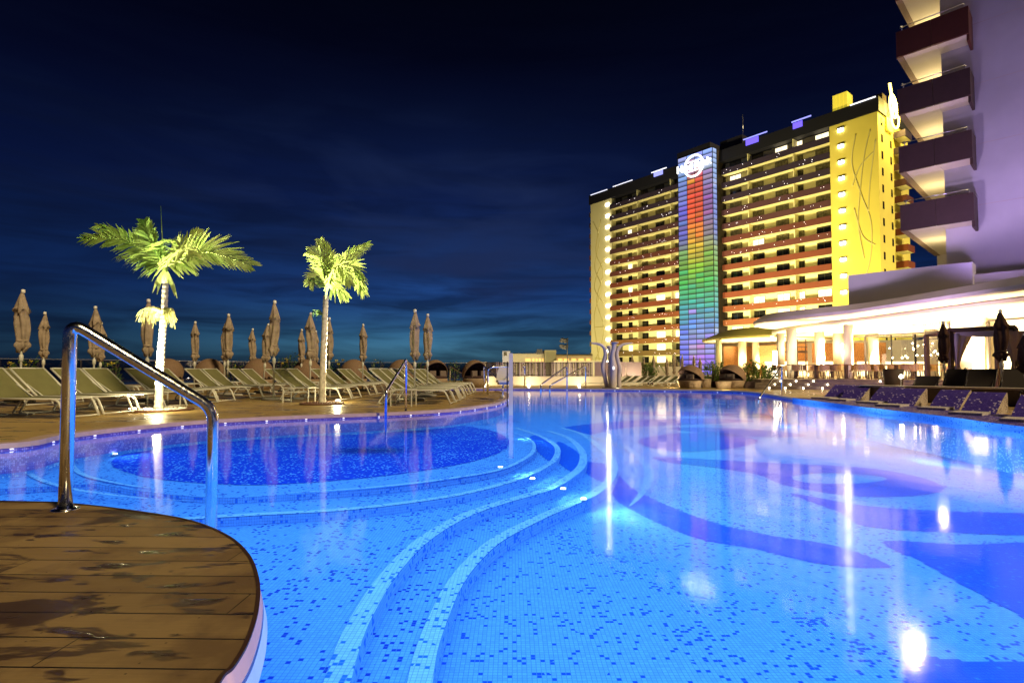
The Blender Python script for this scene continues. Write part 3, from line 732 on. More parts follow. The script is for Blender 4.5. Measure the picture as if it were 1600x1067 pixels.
# far side: loungers in front of the hotel
for i in range(9):
    px = 966+i*12.5; y = 27.4
    lounger((X(px, y), y+.2*(i % 2), -.02), R(-165), f'green sling lounger, {ORD[i]} from the shower column in the far row', 'loungers in the far row before the hotel', scale=(.8, .8, .62))
lounger((X(938, 26.8), 26.8, 0), R(-178), 'flat green lounger directly left of and behind the shower column', 'loungers in the far row before the hotel', scale=(.9, .8, .45))
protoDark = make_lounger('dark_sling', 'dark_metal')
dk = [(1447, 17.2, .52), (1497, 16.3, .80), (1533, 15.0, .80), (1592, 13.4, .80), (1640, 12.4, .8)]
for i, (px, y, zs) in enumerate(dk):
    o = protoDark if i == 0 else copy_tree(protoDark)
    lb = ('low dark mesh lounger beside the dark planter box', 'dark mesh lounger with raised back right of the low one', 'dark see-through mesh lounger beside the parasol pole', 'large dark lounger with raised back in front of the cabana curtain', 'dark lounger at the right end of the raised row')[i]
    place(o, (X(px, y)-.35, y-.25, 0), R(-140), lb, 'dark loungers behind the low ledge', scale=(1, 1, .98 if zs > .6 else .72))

# side tables
def side_table(loc, rz, label, w=.5, d=.45, h=.36):
    e = empty('side_table', loc, rz, label, 'side table', 'white frame side tables')
    m_ = MB(); m_.box((0, 0, h), (w, d, .02)); m_.build('table_top', ['white_metal'], e)
    for sx in (-1, 1):
        for sy in (-1, 1):
            m_ = MB(); m_.box((sx*(w/2-.015), sy*(d/2-.015), h/2-.006), (.022, .022, h-.012)); m_.build('leg', ['white_metal'], e)
    for sy in (-1, 1): MB().box((0, sy*(d/2-.015), h*.72), (w-.055, .018, .018)).build('cross_bar', ['white_metal'], e)
side_table((X(466, 13.5), 13.6, 0), R(-4), 'white side table left of the slender palm trunk', .66)
side_table((X(631, 12.3), 12.3, 0), R(-4), 'white side table under the near handrail on the peninsula', .50)
side_table((X(262, 12.5), 12.4, 0), R(-4), 'white side table right behind the tall palm trunk')
side_table((X(500, 16.3), 16.3, 0), R(-4), 'white side table behind the slender palm trunk', .5)

# ================================================================== PARASOLS (closed)
def make_parasol(name, canvas, pole, seed=0, flip=1):
    rnd = random.Random(seed)
    e = empty(name, (0, 0, 0), 0, 'x', 'parasol')
    b_ = MB(); b_.lathe([(.30, 0), (.30, .05), (.26, .075), (.06, .085)], 24); b_.build('base', ['concrete_base'], e)
    p_ = MB(); p_.tube([(0, 0, .06), (0, 0, 2.6)], .024, 10); p_.lathe([(.026, 1.0), (.045, 1.02), (.045, 1.16), (.026, 1.18)], 12); p_.build('pole', [pole], e)
    ph = rnd.uniform(0, 6); tw = rnd.uniform(.8, 2.0)*flip
    def fold(a, r, z):
        k = max(0, min(1, (2.65-z)/.4)); f = 1+.20*k*math.cos(5*a+ph+tw*z*1.6)+.10*k*math.cos(3*a-2*ph+z*5)+.05*k*math.sin(11*a+z*9)
        zz = z
        if z < 1.33: zz = z-.05*math.cos(4*a+ph)
        if 2.2 < z < 2.3: zz = z-.06*math.cos(4*a+ph)
        return (r*f*math.cos(a)+.02*math.sin(z*4+ph), r*f*math.sin(a), zz)
    prof = [(.03, 2.72), (.055, 2.66), (.105, 2.5), (.150, 2.34), (.178, 2.245), (.135, 2.24), (.150, 2.1), (.158, 1.95), (.150, 1.8), (.135, 1.66), (.120, 1.55), (.112, 1.50), (.155, 1.44), (.165, 1.38), (.120, 1.33), (.105, 1.27), (.05, 1.262)]
    wv = rnd.uniform(.76, .90)
    c_ = MB(); c_.lathe([(r*wv, z) for r, z in reversed(prof)], 40, fn=fold); c_.build('canopy', [canvas], e)
    k_ = MB(); k_.lathe([(.042, 2.70), (.045, 2.74), (.04, 2.785), (.01, 2.80)], 12); k_.build('finial', ['cap_white'], e)
    s_ = MB(); s_.lathe([(.122*wv, 1.49), (.138*wv, 1.50), (.138*wv, 1.53), (.122*wv, 1.54)], 20); s_.build('strap', [canvas], e)
    return e
protoP = [make_parasol('closed_parasol', 'canvas', 'white_metal', s, f) for s, f in ((1, 1), (2, -1), (3, 1))]
usedP = [False]*3
par = [  # px of pole, distance, y of tip, label
 (33, 13.6, 452, 'closed beige parasol at the left edge of the frame, the tallest there'), (68, 17.6, 487, 'closed beige parasol second from the left edge'),
 (147, 15.8, 478, 'closed beige parasol standing above the top of the foreground handrail'), (157, 19.5, 503, 'smaller closed parasol tucked behind the one above the handrail'),
 (230, 13.9, 467, 'closed beige parasol just left of the tall palm trunk'), (304, 20.0, 502, 'closed parasol alone to the right of the tall palm'),
 (356, 17.6, 490, 'taller of two closed parasols standing almost in line right of the tall palm'), (351, 21.6, 506, 'parasol half hidden behind its taller twin right of the tall palm'),
 (394, 23.5, 513, 'smallest closed parasol left of the tall yellow-lit one'), (411, 19.0, 505, 'leaning closed parasol directly left of the tall yellow-lit one'),
 (428, 14.6, 469, 'tall yellow-lit closed parasol with its round base beside a side table'), (471, 23.0, 514, 'small closed parasol left of the slender palm'),
 (485, 16.6, 488, 'tall closed parasol immediately left of the slender palm trunk'), (493, 24.0, 516, 'small parasol half hidden behind the one next to the slender palm'),
 (514, 18.6, 496, 'closed parasol immediately right of the slender palm trunk'), (567, 21.0, 506, 'closed parasol standing alone between the slender palm and the lilac pair'),
 (648, 14.35, 483, 'left one of the lilac tinted pair of closed parasols on the peninsula'), (668, 16.55, 490, 'right one of the lilac tinted pair of closed parasols on the peninsula')]
def parasol(px, d, ty, label, group, protos=protoP, k=0, zb=0, xs=1):
    o = copy_tree(protos[k]); z = D(px, ty, d).z-zb; s = z/2.8
    return place(o, (X(px, d), d, zb), random.uniform(0, 6), label, group, (xs*(.6+.4*s), xs*(.6+.4*s), s))
for i, (px, d, ty, lb) in enumerate(par):
    o = parasol(px, d, ty, lb, 'closed parasols on the left deck', k=i % 3)
    if 'leaning' in lb: o.rotation_euler = (0, R(4), 0)
fp = [(988, 31, 554), (1006, 30, 559), (1021, 29, 554), (1042, 31, 559), (1048, 34, 565), (1053, 30, 553), (1058, 34, 562), (1066, 31, 554), (1084, 31, 555), (1094, 31, 558), (1114, 31, 564)]
for i, (px, d, ty) in enumerate(fp):
    parasol(px, d, ty, f'small closed parasol on the far side, {ORD[i]} to the right of the shower column', 'closed parasols on the far side', k=i % 3, zb=-.3, xs=.72)
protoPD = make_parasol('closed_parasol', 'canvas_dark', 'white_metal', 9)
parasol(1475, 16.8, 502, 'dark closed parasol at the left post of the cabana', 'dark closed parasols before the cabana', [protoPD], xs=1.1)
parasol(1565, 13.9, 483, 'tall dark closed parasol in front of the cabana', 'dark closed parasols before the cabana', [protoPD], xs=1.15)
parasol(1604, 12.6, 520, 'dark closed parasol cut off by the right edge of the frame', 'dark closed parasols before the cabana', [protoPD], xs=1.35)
for q in protoP+[protoPD]:
    for c in kids(q): bpy.data.objects.remove(c)
    bpy.data.objects.remove(q)

# ================================================================== PALMS
def frond(mb, ctrl, L0, n, normal, seed, sweep=.9, droop=.25, prune=1.0, wmax=.034, asym=(1, 1), mi=0, mi2=0):
    rnd = random.Random(seed); c = catmull(ctrl, 12); N = len(c); normal = Vector(normal).normalized()
    mb.tube(c[::3]+[c[-1]], [.016*(1-.8*i/len(c[::3])) for i in range(len(c[::3])+1)], 5, mi2)
    for i in range(n):
        u = .10+.90*i/(n-1); k = min(N-2, int(u*(N-1))); p = c[k].lerp(c[k+1], u*(N-1)-k)
        tg = (c[min(k+2, N-1)]-c[max(k-1, 0)]).normalized()
        sd_ = tg.cross(normal).normalized()
        ln = L0*(math.sin(math.pi*(.18+.74*u))**.7)*rnd.uniform(.85, 1.08)
        for s in (-1, 1):
            if rnd.random() > prune: continue
            l = ln*asym[0 if s < 0 else 1]
            d = (sd_*s*(1.0-.55*u)+tg*(sweep*(.5+u*.9))+normal*rnd.uniform(-.35, .35)).normalized()
            w = wmax*rnd.uniform(.8, 1.15); pr = p.copy(); wd = d.cross(normal).normalized(); pts = []
            for j in range(5):
                f = j/4; ww = w*1.15*(0.35+1.3*f if f < .5 else 1.0-.0*(f-.5)) if f < .5 else w*(1-(f-.5)*1.7)
                dr = Vector((0, 0, -1))*droop*f*f*l
                q = p+d*l*f+dr; tl = normal*.35*w
                pts.append((q-wd*ww*.5, q+wd*ww*.5))
            b = len(mb.v)
            for a1, b1 in pts: mb.v += [tuple(a1), tuple(b1)]
            for j in range(4):
                mb.f.append((b+2*j, b+2*j+1, b+2*j+3, b+2*j+2)); mb.m.append(mi); mb.sm.append(False)
def trunk(path, r0, r1, e, rings=26):
    c = catmull(path, 10); m_ = MB(); rr = []; pts = []; N = len(c)
    for i in range(rings*4):
        u = i/(rings*4-1); k = min(N-2, int(u*(N-1))); pts.append(c[k].lerp(c[k+1], u*(N-1)-k))
        rr.append((r0+(r1-r0)*u)*(1+(.12 if i % 4 == 0 else 0))*(1+.35*max(0, .06-u)*8))
    m_.tube(pts, rr, 14); return m_.build('trunk', ['trunk'], e, world=True)
# tall palm
d1 = G(249, 641).y; B1 = Vector((X(249, d1), d1, 0)); S1 = d1/F
def I1(px, py, dy=0): return Vector((X(px, d1)*(1+dy/d1), d1+dy, H+(578-py)/F*(d1+dy)))
e = empty('palm_tree', B1, 0, 'tall floodlit palm with wide fronds spread by the wind and hanging flower strands', 'palm tree')
trunk([B1, I1(251, 560), I1(254, 500), I1(256, 438)], .075, .05, e)
m_ = MB(); m_.tube([I1(256, 442), I1(254, 415), I1(251, 385)], [.062, .05, .02], 10); m_.build('crown_shaft', ['frond_pale'], e, world=True)
cr = MB()
C0 = I1(254, 418)
frond(cr, [C0, I1(222, 392, .1), I1(180, 372, .2), I1(128, 372, .3)], 0.57, 43, (.1, -1, .25), 1, wmax=0.050, asym=(.75, 1), droop=.15)
frond(cr, [C0, I1(235, 398, .6), I1(200, 372, .9), I1(150, 352, 1.1)], 0.49, 34, (.1, -1, .1), 2, wmax=0.045)
frond(cr, [C0, I1(236, 385, -.2), I1(226, 362, -.3), I1(222, 346, -.3)], 0.35, 26, (.3, -1, 0), 4, wmax=0.050)
frond(cr, [C0, I1(250, 392, -.4), I1(252, 378, -.8), I1(262, 372, -1.2)], 0.41, 23, (.2, -.3, 1), 6, wmax=0.050)
frond(cr, [C0, I1(240, 412, .5), I1(215, 402, 1.0), I1(180, 400, 1.4)], 0.43, 26, (.1, -.6, .6), 7, wmax=0.045, droop=.4)
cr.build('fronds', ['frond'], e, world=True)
cp = MB()
frond(cp, [C0, I1(282, 403, -.1), I1(322, 393, -.2), I1(384, 412, -.2)], 0.68, 52, (-.1, -1, .1), 3, wmax=0.056, asym=(1.05, .75), droop=.12, sweep=1.0)
frond(cp, [C0, I1(270, 390, .4), I1(292, 372, .6), I1(304, 360, .7)], 0.38, 26, (-.2, -1, 0), 5, wmax=0.050)
frond(cp, [C0, I1(265, 398, -.6), I1(285, 388, -1.2), I1(300, 396, -1.6)], 0.41, 23, (-.2, -.5, .8), 8, wmax=0.050, droop=.4)
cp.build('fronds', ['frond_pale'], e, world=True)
m_ = MB(); m_.tube([I1(251, 392), I1(248, 352), I1(246, 320)], [.012, .008, .003], 6); m_.build('spear_leaf', ['frond'], e, world=True)
m_ = MB()
for px, py, s in ((236, 457, 1), (243, 460, 2), (271, 462, 3), (275, 466, 4), (222, 424, 5), (266, 448, 6)):
    a = I1(254+(px-254)*.25, 424, -.05); b = I1(px, py, -.1+.05*s); md = a.lerp(b, .5)+Vector((.0, 0, .02)); w_ = Vector((.035, .01, 0))
    m_.face([a-w_*.3, a+w_*.3, md+w_, md-w_]); m_.face([md-w_, md+w_, b+w_*.15, b-w_*.15])
m_.build('drooping_leaves', ['frond_pale'], e, world=True)
m_ = MB(); rnd = random.Random(5)
for i in range(150):
    s = -1 if i < 62 else 1
    r_ = rnd.uniform(.12, .42) if s < 0 else rnd.uniform(.08, .17); an = rnd.uniform(-1.2, 1.2)+(math.pi if s < 0 else 0)
    a = I1(255, 489); o_ = Vector((math.cos(an)*r_, math.sin(an)*r_, rnd.uniform(-.02, .09)))
    m_.tube(catmull([a, a+o_*.6+Vector((0, 0, .06)), a+o_+Vector((0, 0, -.02)), a+o_*1.08+Vector((rnd.uniform(-.08, .08), 0, -rnd.uniform(.06, .30)))], 3), .0042, 4, cap=False)
m_.build('flower_strands', ['flower_strand'], e, world=True)
# tree pit
def pit(c, r, label, m1='soil_rim', m2='pebble'):
    e = empty('tree_pit', (c.x, c.y, 0), 0, label, 'tree pit')
    m_ = MB(); m_.lathe([(r, 0), (r, .035), (r-.05, .04), (r-.06, .012)], 40); m_.build('rim', [m1], e)
    m_ = MB(); rnd = random.Random(3)
    for i in range(150):
        a = rnd.uniform(0, 6.28); q = (r-.1)*math.sqrt(rnd.random()); m_.ball((q*math.cos(a), q*math.sin(a), .03), rnd.uniform(.02, .04), 6, 4, sc=(1, 1, .6))
    o = m_.build('pebbles', [m2], e)
pit(B1, .62, 'round pebble-filled tree pit around the tall palm trunk')
# slender palm
d2 = G(503, 631).y; B2 = Vector((X(504, d2), d2, 0))
def I2(px, py, dy=0): return Vector((X(px, d2)*(1+dy/d2), d2+dy, H+(578-py)/F*(d2+dy)))
e = empty('palm_tree', B2, 0, 'slender floodlit palm with a tight wind-blown tuft of fronds', 'palm tree')
trunk([B2, I2(505, 560), I2(507, 500), I2(508, 462)], .076, .055, e, 22)
cr = MB(); C2 = I2(510, 452)
frond(cr, [C2, I2(512, 430, .2), I2(512, 405, .3), I2(500, 376, .3)], 0.48, 34, (.1, -1, 0), 11, wmax=0.056)
frond(cr, [C2, I2(520, 430, .4), I2(540, 400, .6), I2(572, 380, .6)], 0.39, 31, (-.1, -1, 0), 12, wmax=0.050)
frond(cr, [C2, I2(524, 424, -.2), I2(548, 415, -.3), I2(566, 452, -.3)], 0.48, 37, (-.2, -1, 0), 13, wmax=0.062)
frond(cr, [C2, I2(500, 432, -.2), I2(492, 428, -.3), I2(484, 440, -.3)], 0.34, 29, (.2, -1, 0), 14, wmax=0.050)
frond(cr, [C2, I2(515, 425, -.6), I2(530, 415, -1.0), I2(545, 440, -1.2)], 0.41, 29, (-.1, -.8, .5), 15, wmax=0.056)
frond(cr, [C2, I2(505, 425, -.5), I2(498, 400, -.8), I2(486, 392, -.9)], 0.39, 29, (.1, -.8, .4), 16, wmax=0.056)
frond(cr, [C2, I2(516, 440, .1), I2(524, 450, .2), I2(540, 462, .3)], 0.34, 23, (-.1, -1, .1), 17, wmax=0.056)
cr.build('fronds', ['frond_pale', 'frond'], e, world=True)
m_ = MB(); rnd = random.Random(15)
for i in range(26):
    an = rnd.uniform(2.2, 4.0); r_ = rnd.uniform(.1, .26); a = I2(505, 492); o_ = Vector((math.cos(an)*r_, math.sin(an)*r_, rnd.uniform(.0, .14)))
    m_.tube(catmull([a, a+o_*.6, a+o_, a+o_*1.05+Vector((0, 0, -rnd.uniform(.04, .14)))], 3), .005, 4, cap=False)
m_.build('flower_strands', ['leaf'], e, world=True)
pit(B2, .5, 'reddish round tree pit around the slender palm trunk', 'soil_rim', 'soil_rim')
# uplights at the palms
def uplight(loc, aim, power, color, label, spot=70, r=.05):
    e = empty('ground_uplight', loc, 0, label, 'uplight')
    m_ = MB(); m_.lathe([(.085, 0), (.09, .03), (.085, .05), (.06, .052)], 18); m_.build('housing', ['dark_metal'], e)
    m_ = MB(); m_.lathe([(.062, .053), (.058, .066), (.02, .07)], 16); m_.build('lens', ['spot_white'], e)
    lamp('uplight_beam', 'SPOT', (loc[0], loc[1], loc[2]+.12), power, color, r, aim, spot)
uplight((B1.x+.05, B1.y-.40, 0), (B1.x, B1.y-.02, 3.2), 4600, (1, .93, .55), 'bright uplight in the pebbles at the tall palm', 75)
uplight((B1.x-.3, B1.y-.3, 0), (B1.x-.6, B1.y+.1, 3.2), 4200, (1, .93, .55), 'second uplight left of the tall palm trunk', 75)
p = G(528, 629); uplight((p.x, p.y, 0), (B2.x+.05, B2.y, 3.0), 9000, (1, .95, .5), 'dazzling round uplight on the deck right of the slender palm', 60)
lamp('uplight_spill', 'POINT', (p.x, p.y-.05, .30), 45, (1, .85, .45), .06)
lamp('uplight_spill', 'POINT', (B1.x+.3, B1.y-.5, .35), 40, (1, .85, .45), .06)

# ================================================================== DAYBEDS
def make_daybed(ang):
    e = empty('wicker_daybed', (0, 0, 0), 0, 'x', 'daybed')
    m_ = MB(); m_.lathe([(.50, 0), (.62, .36), (.60, .38), (.5, .385)], 32); m_.build('base', ['wicker'], e)
    m_ = MB(); m_.lathe([(.56, .386), (.575, .42), (.56, .47), (.4, .49)], 28); m_.build('cushion', ['cushion_dark'], e)
    # hood: sphere shell, open toward +X
    m_ = MB(); ax = Vector((-math.cos(ang), 0, math.sin(ang))); c = Vector((0, 0, .52)); r = .66
    u = ax.cross(Vector((0, 1, 0))).normalized(); v = Vector((0, 1, 0)); n1, n2 = 12, 28
    def pt(th, a, rr): return c+(ax*math.cos(th)+(u*math.cos(a)+v*math.sin(a))*math.sin(th))*rr
    for i in range(n1):
        for k in range(n2):
            t0, t1 = i/n1*R(88), (i+1)/n1*R(88); a0, a1 = 2*math.pi*k/n2, 2*math.pi*(k+1)/n2
            if min(pt(t0, a0, r).z, pt(t1, a1, r).z) < .36: continue
            m_.face([pt(t0, a0, r), pt(t1, a0, r), pt(t1, a1, r), pt(t0, a1, r)], 0, True)
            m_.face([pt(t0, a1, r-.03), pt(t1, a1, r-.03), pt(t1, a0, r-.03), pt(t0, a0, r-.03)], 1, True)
            if i == n1-1: m_.face([pt(t1, a0, r), pt(t1, a0, r-.03), pt(t1, a1, r-.03), pt(t1, a1, r)], 0, True)
    m_.build('hood', ['wicker_brown', 'cushion_dark'], e)
    m_ = MB()
    for a in (.5, .95):
        m_.box((.30, (a-.72)*1.2, .56), (.12, .36, .30), .2)
    m_.build('pillow', ['cushion'], e)
    return e
pd_ = make_daybed(R(35)); first = True
dbs = [(263, 22.5, 20, 'wicker daybed hood behind the tall palm'), (328, 22.5, 30, 'wicker daybed hood behind the pair of parasols right of the tall palm'), (404, 22.5, 10, 'pale lit wicker daybed hood behind the leaning parasol'),
       (480, 23.5, 20, 'wicker daybed hood left of the slender palm'), (553, 24, 15, 'wicker daybed hood behind the lone parasol'), (627, 24.5, 30, 'wicker daybed hood behind the near peninsula loungers'),
       (680, 25, -60, 'open wicker daybed with its seat showing right of the lilac parasols'), (742, 25.5, -50, 'open dark wicker daybed beside the slatted fence')]
for px, d, a, lb in dbs:
    o = pd_ if first else copy_tree(pd_); first = False
    place(o, (X(px, d), d, 0), R(a if a < 0 else a+75), lb, 'wicker daybeds along the balustrade', (.93, .93, 1.08))
pd2 = make_daybed(R(50))
place(pd2, (X(1078, 24.6), 24.6, 0), R(-150), 'round wicker daybed with its hood half closed on the far deck', 'wicker daybeds on the far deck', (.92, .92, .86))
o = copy_tree(pd2); place(o, (X(1143, 24.2), 24.2, 0), R(200), 'wicker daybed with pale side facing the camera beside the green shrubs', 'wicker daybeds on the far deck', (.9, .9, .88))
def stool(px, d, r, h, label):
    o = MB().lathe([(r*.85, 0), (r, h*.92), (r*.97, h), (r*.5, h+.01)], 24).build('wicker_footstool', ['wicker']); o.location = (X(px, d), d, 0)
    tag(o, label, 'footstool', 'wicker footstools on the far deck')
stool(1083, 23.6, .34, .32, 'wicker footstool in front of the half closed daybed'); stool(1103, 24.3, .22, .4, 'small wicker side drum between the two far daybeds'); stool(1130, 23.2, .33, .31, 'wicker footstool in front of the daybed beside the shrubs')

# ================================================================== BALUSTRADE, SHRUBS
bl = [Vector((-42, 13.6, 0)), Vector((-24.3, 25.8, 0)), Vector((-16.8, 35.8, 0)), Vector((-3, 41.8, 0)), Vector((-1.2, 30.5, 0))]
e = empty('glass_balustrade', bl[1], 0, 'low glass balustrade along the sea side of the left deck', 'balustrade')
g_ = MB(); p_ = MB(); h_ = MB()
for a, b in zip(bl[:-2], bl[1:-1]):
    n = int((b-a).length/1.5); u = (b-a)/n; rz = math.atan2(u.y, u.x)
    for i in range(n):
        c = a+u*(i+.5); g_.box((c.x, c.y, .72), (u.length-.05, .012, 1.18), rz)
        q = a+u*i; p_.box((q.x, q.y, .65), (.04, .04, 1.3), rz)
    c = (a+b)/2; h_.box((c.x, c.y, 1.34), ((b-a).length, .05, .03), rz)
g_.build('glass_panes', ['glass_smoke'], e, world=True); p_.build('posts', ['dark_metal'], e, world=True); h_.build('top_rail', ['steel_matt'], e, world=True)
def shrub(loc, r, h, n, seed, label, m='leaf', blooms=0, lw=.06, cat='shrub', name='shrub', group=None):
    rnd = random.Random(seed); e = empty(name, loc, 0, label, cat, group)
    f_ = MB(); s_ = MB()
    for i in range(7):
        a = rnd.uniform(0, 6.28); s_.tube([(0, 0, 0), (math.cos(a)*r*.4, math.sin(a)*r*.4, h*.5), (math.cos(a)*r*.7, math.sin(a)*r*.7, h*.9)], [.015, .01, .004], 4)
    for i in range(n):
        a = rnd.uniform(0, 6.28); u = rnd.random(); rr = r*math.sqrt(rnd.random())*(.5+.5*math.sin(math.pi*min(1, u*1.1+.1))); z = h*u*rnd.uniform(.6, 1.05)+.05
        cl = noise.noise(Vector((a*1.3, u*3, seed)))
        if cl < -.12: continue
        c = Vector((rr*math.cos(a), rr*math.sin(a), z)); d = Vector((math.cos(a), math.sin(a), rnd.uniform(.2, 1.3))).normalized()
        l = lw*rnd.uniform(1.2, 3.2); s = d.cross(Vector((rnd.uniform(-1, 1), rnd.uniform(-1, 1), 1))).normalized()*lw*rnd.uniform(.3, .6)
        f_.face([c, c+d*l*.5+s, c+d*l, c+d*l*.5-s])
    s_.build('stems', ['wood_dark'], e); f_.build('leaves', [m], e)
    if blooms:
        b_ = MB()
        for i in range(blooms):
            a = rnd.uniform(0, 6.28); c = Vector((r*.7*math.cos(a), r*.7*math.sin(a), h*rnd.uniform(.75, 1.05)))
            for k in range(5):
                d = Vector((rnd.uniform(-1, 1), rnd.uniform(-1, 1), rnd.uniform(-.3, 1))).normalized()*.07; b_.face([c, c+d+Vector((.03, 0, 0)), c+d*1.3, c+d-Vector((.03, 0, 0))])
        b_.build('flowers', ['petal'], e)
    return e
for i, (px, d, h, bl_, lb) in enumerate(((30, 22, 1.15, 6, 'dark shrub with yellow flowers behind the leftmost parasol'), (47, 23, 1.3, 2, 'dark upright shrub between the two leftmost parasols'), (170, 22, 1.15, 5, 'shrub with yellow flowers right of the foreground handrail top'),
                                 (366, 25, 1.2, 4, 'shrub between two daybed hoods with pale blossoms'), (440, 27, 1.4, 5, 'dark flowering shrub behind the tall yellow-lit parasol'), (458, 27, 1.6, 3, 'taller dark shrub left of the slender palm'), (523, 22, 1.15, 5, 'shrub with yellow flowers right of the slender palm'), (590, 28, 1.3, 2, 'dark shrub between the lone parasol and the lilac pair'), (655, 29, 1.3, 1, 'dark shrub behind the lilac parasols'), (710, 30, 1.2, 0, 'dark shrub between the two open daybeds'))):
    shrub((X(px, d), d, 0), .5, h, 340, i+2, lb, blooms=bl_, group='shrubs along the balustrade')

# ================================================================== POOL LIFT
q0 = G(797, 629); e = empty('pool_lift', (q0.x, q0.y, 0), 0, 'pool access lift with white post and moulded seat on the tip of the peninsula', 'pool lift')
tz = D(797, 552, q0.y).z
m_ = MB(); m_.box((q0.x+.02, q0.y, (tz-.3)/2), (.10, .08, tz+.3)); m_.build('post', ['lift_white'], e, world=True)
m_ = MB(); m_.box((q0.x-.07, q0.y+.02, .45), (.03, .06, 1.1)); m_.tube([(q0.x-.03, q0.y, .72), (q0.x+.13, q0.y, .72)], .012, 6); m_.build('track', ['dark_metal'], e, world=True)
sx, sy = X(786, 14.6), 14.6
m_ = MB(); m_.box((sx, sy, .50), (.34, .40, .06), .2); m_.box((sx, sy, .44), (.26, .3, .06), .2); m_.build('seat', ['lift_white'], e, world=True)
m_ = MB()
for i in range(5): m_.box((sx-.02+.012*i, sy+.16+.02*i, .56+.07*i), (.36-.02*abs(i-2), .05, .075), .2)
m_.build('backrest', ['lift_white'], e, world=True)
m_ = MB(); m_.tube([(sx, sy, .42), (sx-.02, sy-.02, .03)], .02, 8); m_.box((sx-.02, sy-.02, .02), (.2, .2, .03)); m_.build('pedestal', ['steel_matt'], e, world=True)
m_ = MB(); m_.tube([(sx+.14, sy, .5), (q0.x+.02, q0.y+.04, .52)], .025, 8); m_.build('arm', ['lift_white'], e, world=True)
m_ = MB(); m_.tube([(sx+.17, sy-.1, .5), (sx+.2, sy-.1, .72), (sx+.2, sy+.15, .74)], .014, 8); m_.build('armrest', ['steel_matt'], e, world=True)
q1 = G(785, 622); m_ = MB(); m_.lathe([(.07, 0), (.06, .08), (.03, .1)], 12, (q1.x, q1.y, 0)); m_.build('foot', ['lift_white'], e, world=True)

# ================================================================== SHOWER COLUMN
dS = G(955, 606.5).y
def IS(px, py, dy=0): return Vector((X(px, dS)*(1+dy/dS), dS+dy, H+(578-py)/F*(dS+dy)))
e = empty('shower_column', (X(958, dS), dS, 0), 0, 'sculptural lilac shower with three curving metal stalks', 'shower')
def stalk(pts, rr, nm='stalk'):
    c = catmull(pts, 6); rs = []
    for i in range(len(c)):
        u = i/(len(c)-1)*(len(rr)-1); k = min(len(rr)-2, int(u)); rs.append(rr[k]+(rr[k+1]-rr[k])*(u-k))
    m_ = MB(); m_.tube(c, rs, 14); m_.build(nm, ['shower_metal'], e, world=True)
stalk([IS(948, 607), IS(945, 590), IS(942, 573), IS(946, 555), IS(944, 543), IS(936, 537.5), IS(924, 536)], [.10, .085, .10, .085, .08, .06, .035])
stalk([IS(967, 607), IS(967, 590), IS(968, 575), IS(964, 556), IS(966, 545), IS(974, 538), IS(988, 536)], [.10, .09, .10, .085, .08, .06, .035])
stalk([IS(957, 607, -.2), IS(958, 588, -.2), IS(958, 573, -.2), IS(957, 556, -.2), IS(959, 545, -.2), IS(960, 536, -.2)], [.16, .15, .165, .10, .10, .12])
stalk([IS(954, 607, .25), IS(954, 580, .25), IS(953, 550, .25), IS(951, 540, .25)], [.12, .12, .08, .11])
m_ = MB(); c = IS(961, 535.5, -.2); m_.lathe([(.12, -.03), (.17, .0), (.16, .03), (.05, .04)], 20, c); m_.build('shower_head', ['shower_metal'], e, world=True)
m_ = MB(); c = IS(958.5, 575, -.38); m_.ball(c, .05, sc=(1, .4, 1.5)); m_.build('push_button', ['led_white'], e, world=True)
m_ = MB(); m_.lathe([(.5, 0), (.5, .03), (.46, .045)], 28, (X(957, dS), dS, 0)); m_.build('base_plate', ['steel_matt'], e, world=True)

# ================================================================== FENCE, FAR BUILDINGS
dF = 28.6; x0f, x1f = X(744, dF), X(1003, dF)
m_ = MB(); m_.box(((x0f+x1f)/2, dF, .22), (x1f-x0f, .3, .44)); m_.box(((x0f+x1f)/2, dF, .455), (x1f-x0f+.02, .34, .03))
tag(m_.build('low_wall', ['plaster_cream']), 'low cream wall lit from the front at the far end of the pool', 'wall')
e = empty('slatted_fence', (x0f, dF, .47), 0, 'fence of narrow upright brown and lilac slats on the cream wall', 'fence')
mat('slat_dark', (.030, .018, .018), .5); mat('slat_lilac', (.26, .20, .27), .4)
m_ = MB(); x = x0f; rnd = random.Random(4)
while x < X(926, dF):
    m_.box((x, dF, .84), (.052, .03, .74), rnd.uniform(-.3, .3), mi=rnd.choice((0, 1, 1, 2))); x += rnd.choice((.062, .070, .085))
m_.build('slats', ['fence_slat', 'slat_dark', 'slat_lilac'], e, world=True)
m_ = MB(); m_.box(((x0f+X(926, dF))/2, dF+.04, .52), (X(926, dF)-x0f, .03, .04)); m_.box(((x0f+X(926, dF))/2, dF+.04, 1.16), (X(926, dF)-x0f, .03, .04)); m_.build('rails', ['dark_metal'], e, world=True)
m_ = MB(); xs = X(929, dF)
for i in range(3): m_.box((xs+.4+i*.83, dF, .84), (.80, .04, .76))
tag(m_.build('metal_screen', ['panel_metal']), 'pinkish brushed metal screen behind the shower column', 'screen')
m_ = MB(); m_.box((X(752, 29), 28.9, .8), (.6, .12, .85)); tag(m_.build('gate_pillar', ['plaster_cream']), 'cream lit pillar at the left end of the slatted fence', 'pillar')
for px in (757, 826, 905):
    lamp('wall_wash', 'POINT', (X(px, 27.9), 27.9, .12), 26, (1, .82, .45), .05)
    m_ = MB(); m_.lathe([(.06, 0), (.06, .04), (.03, .05)], 12); o = m_.build('ground_lamp', ['spot_white']); o.location = (X(px, 27.8), 27.8, 0)
    tag(o, {757: 'small ground lamp by the left end of the cream wall', 826: 'bright small ground lamp at the middle of the cream wall', 905: 'small ground lamp near the shower column on the cream wall'}[px], 'ground lamp')
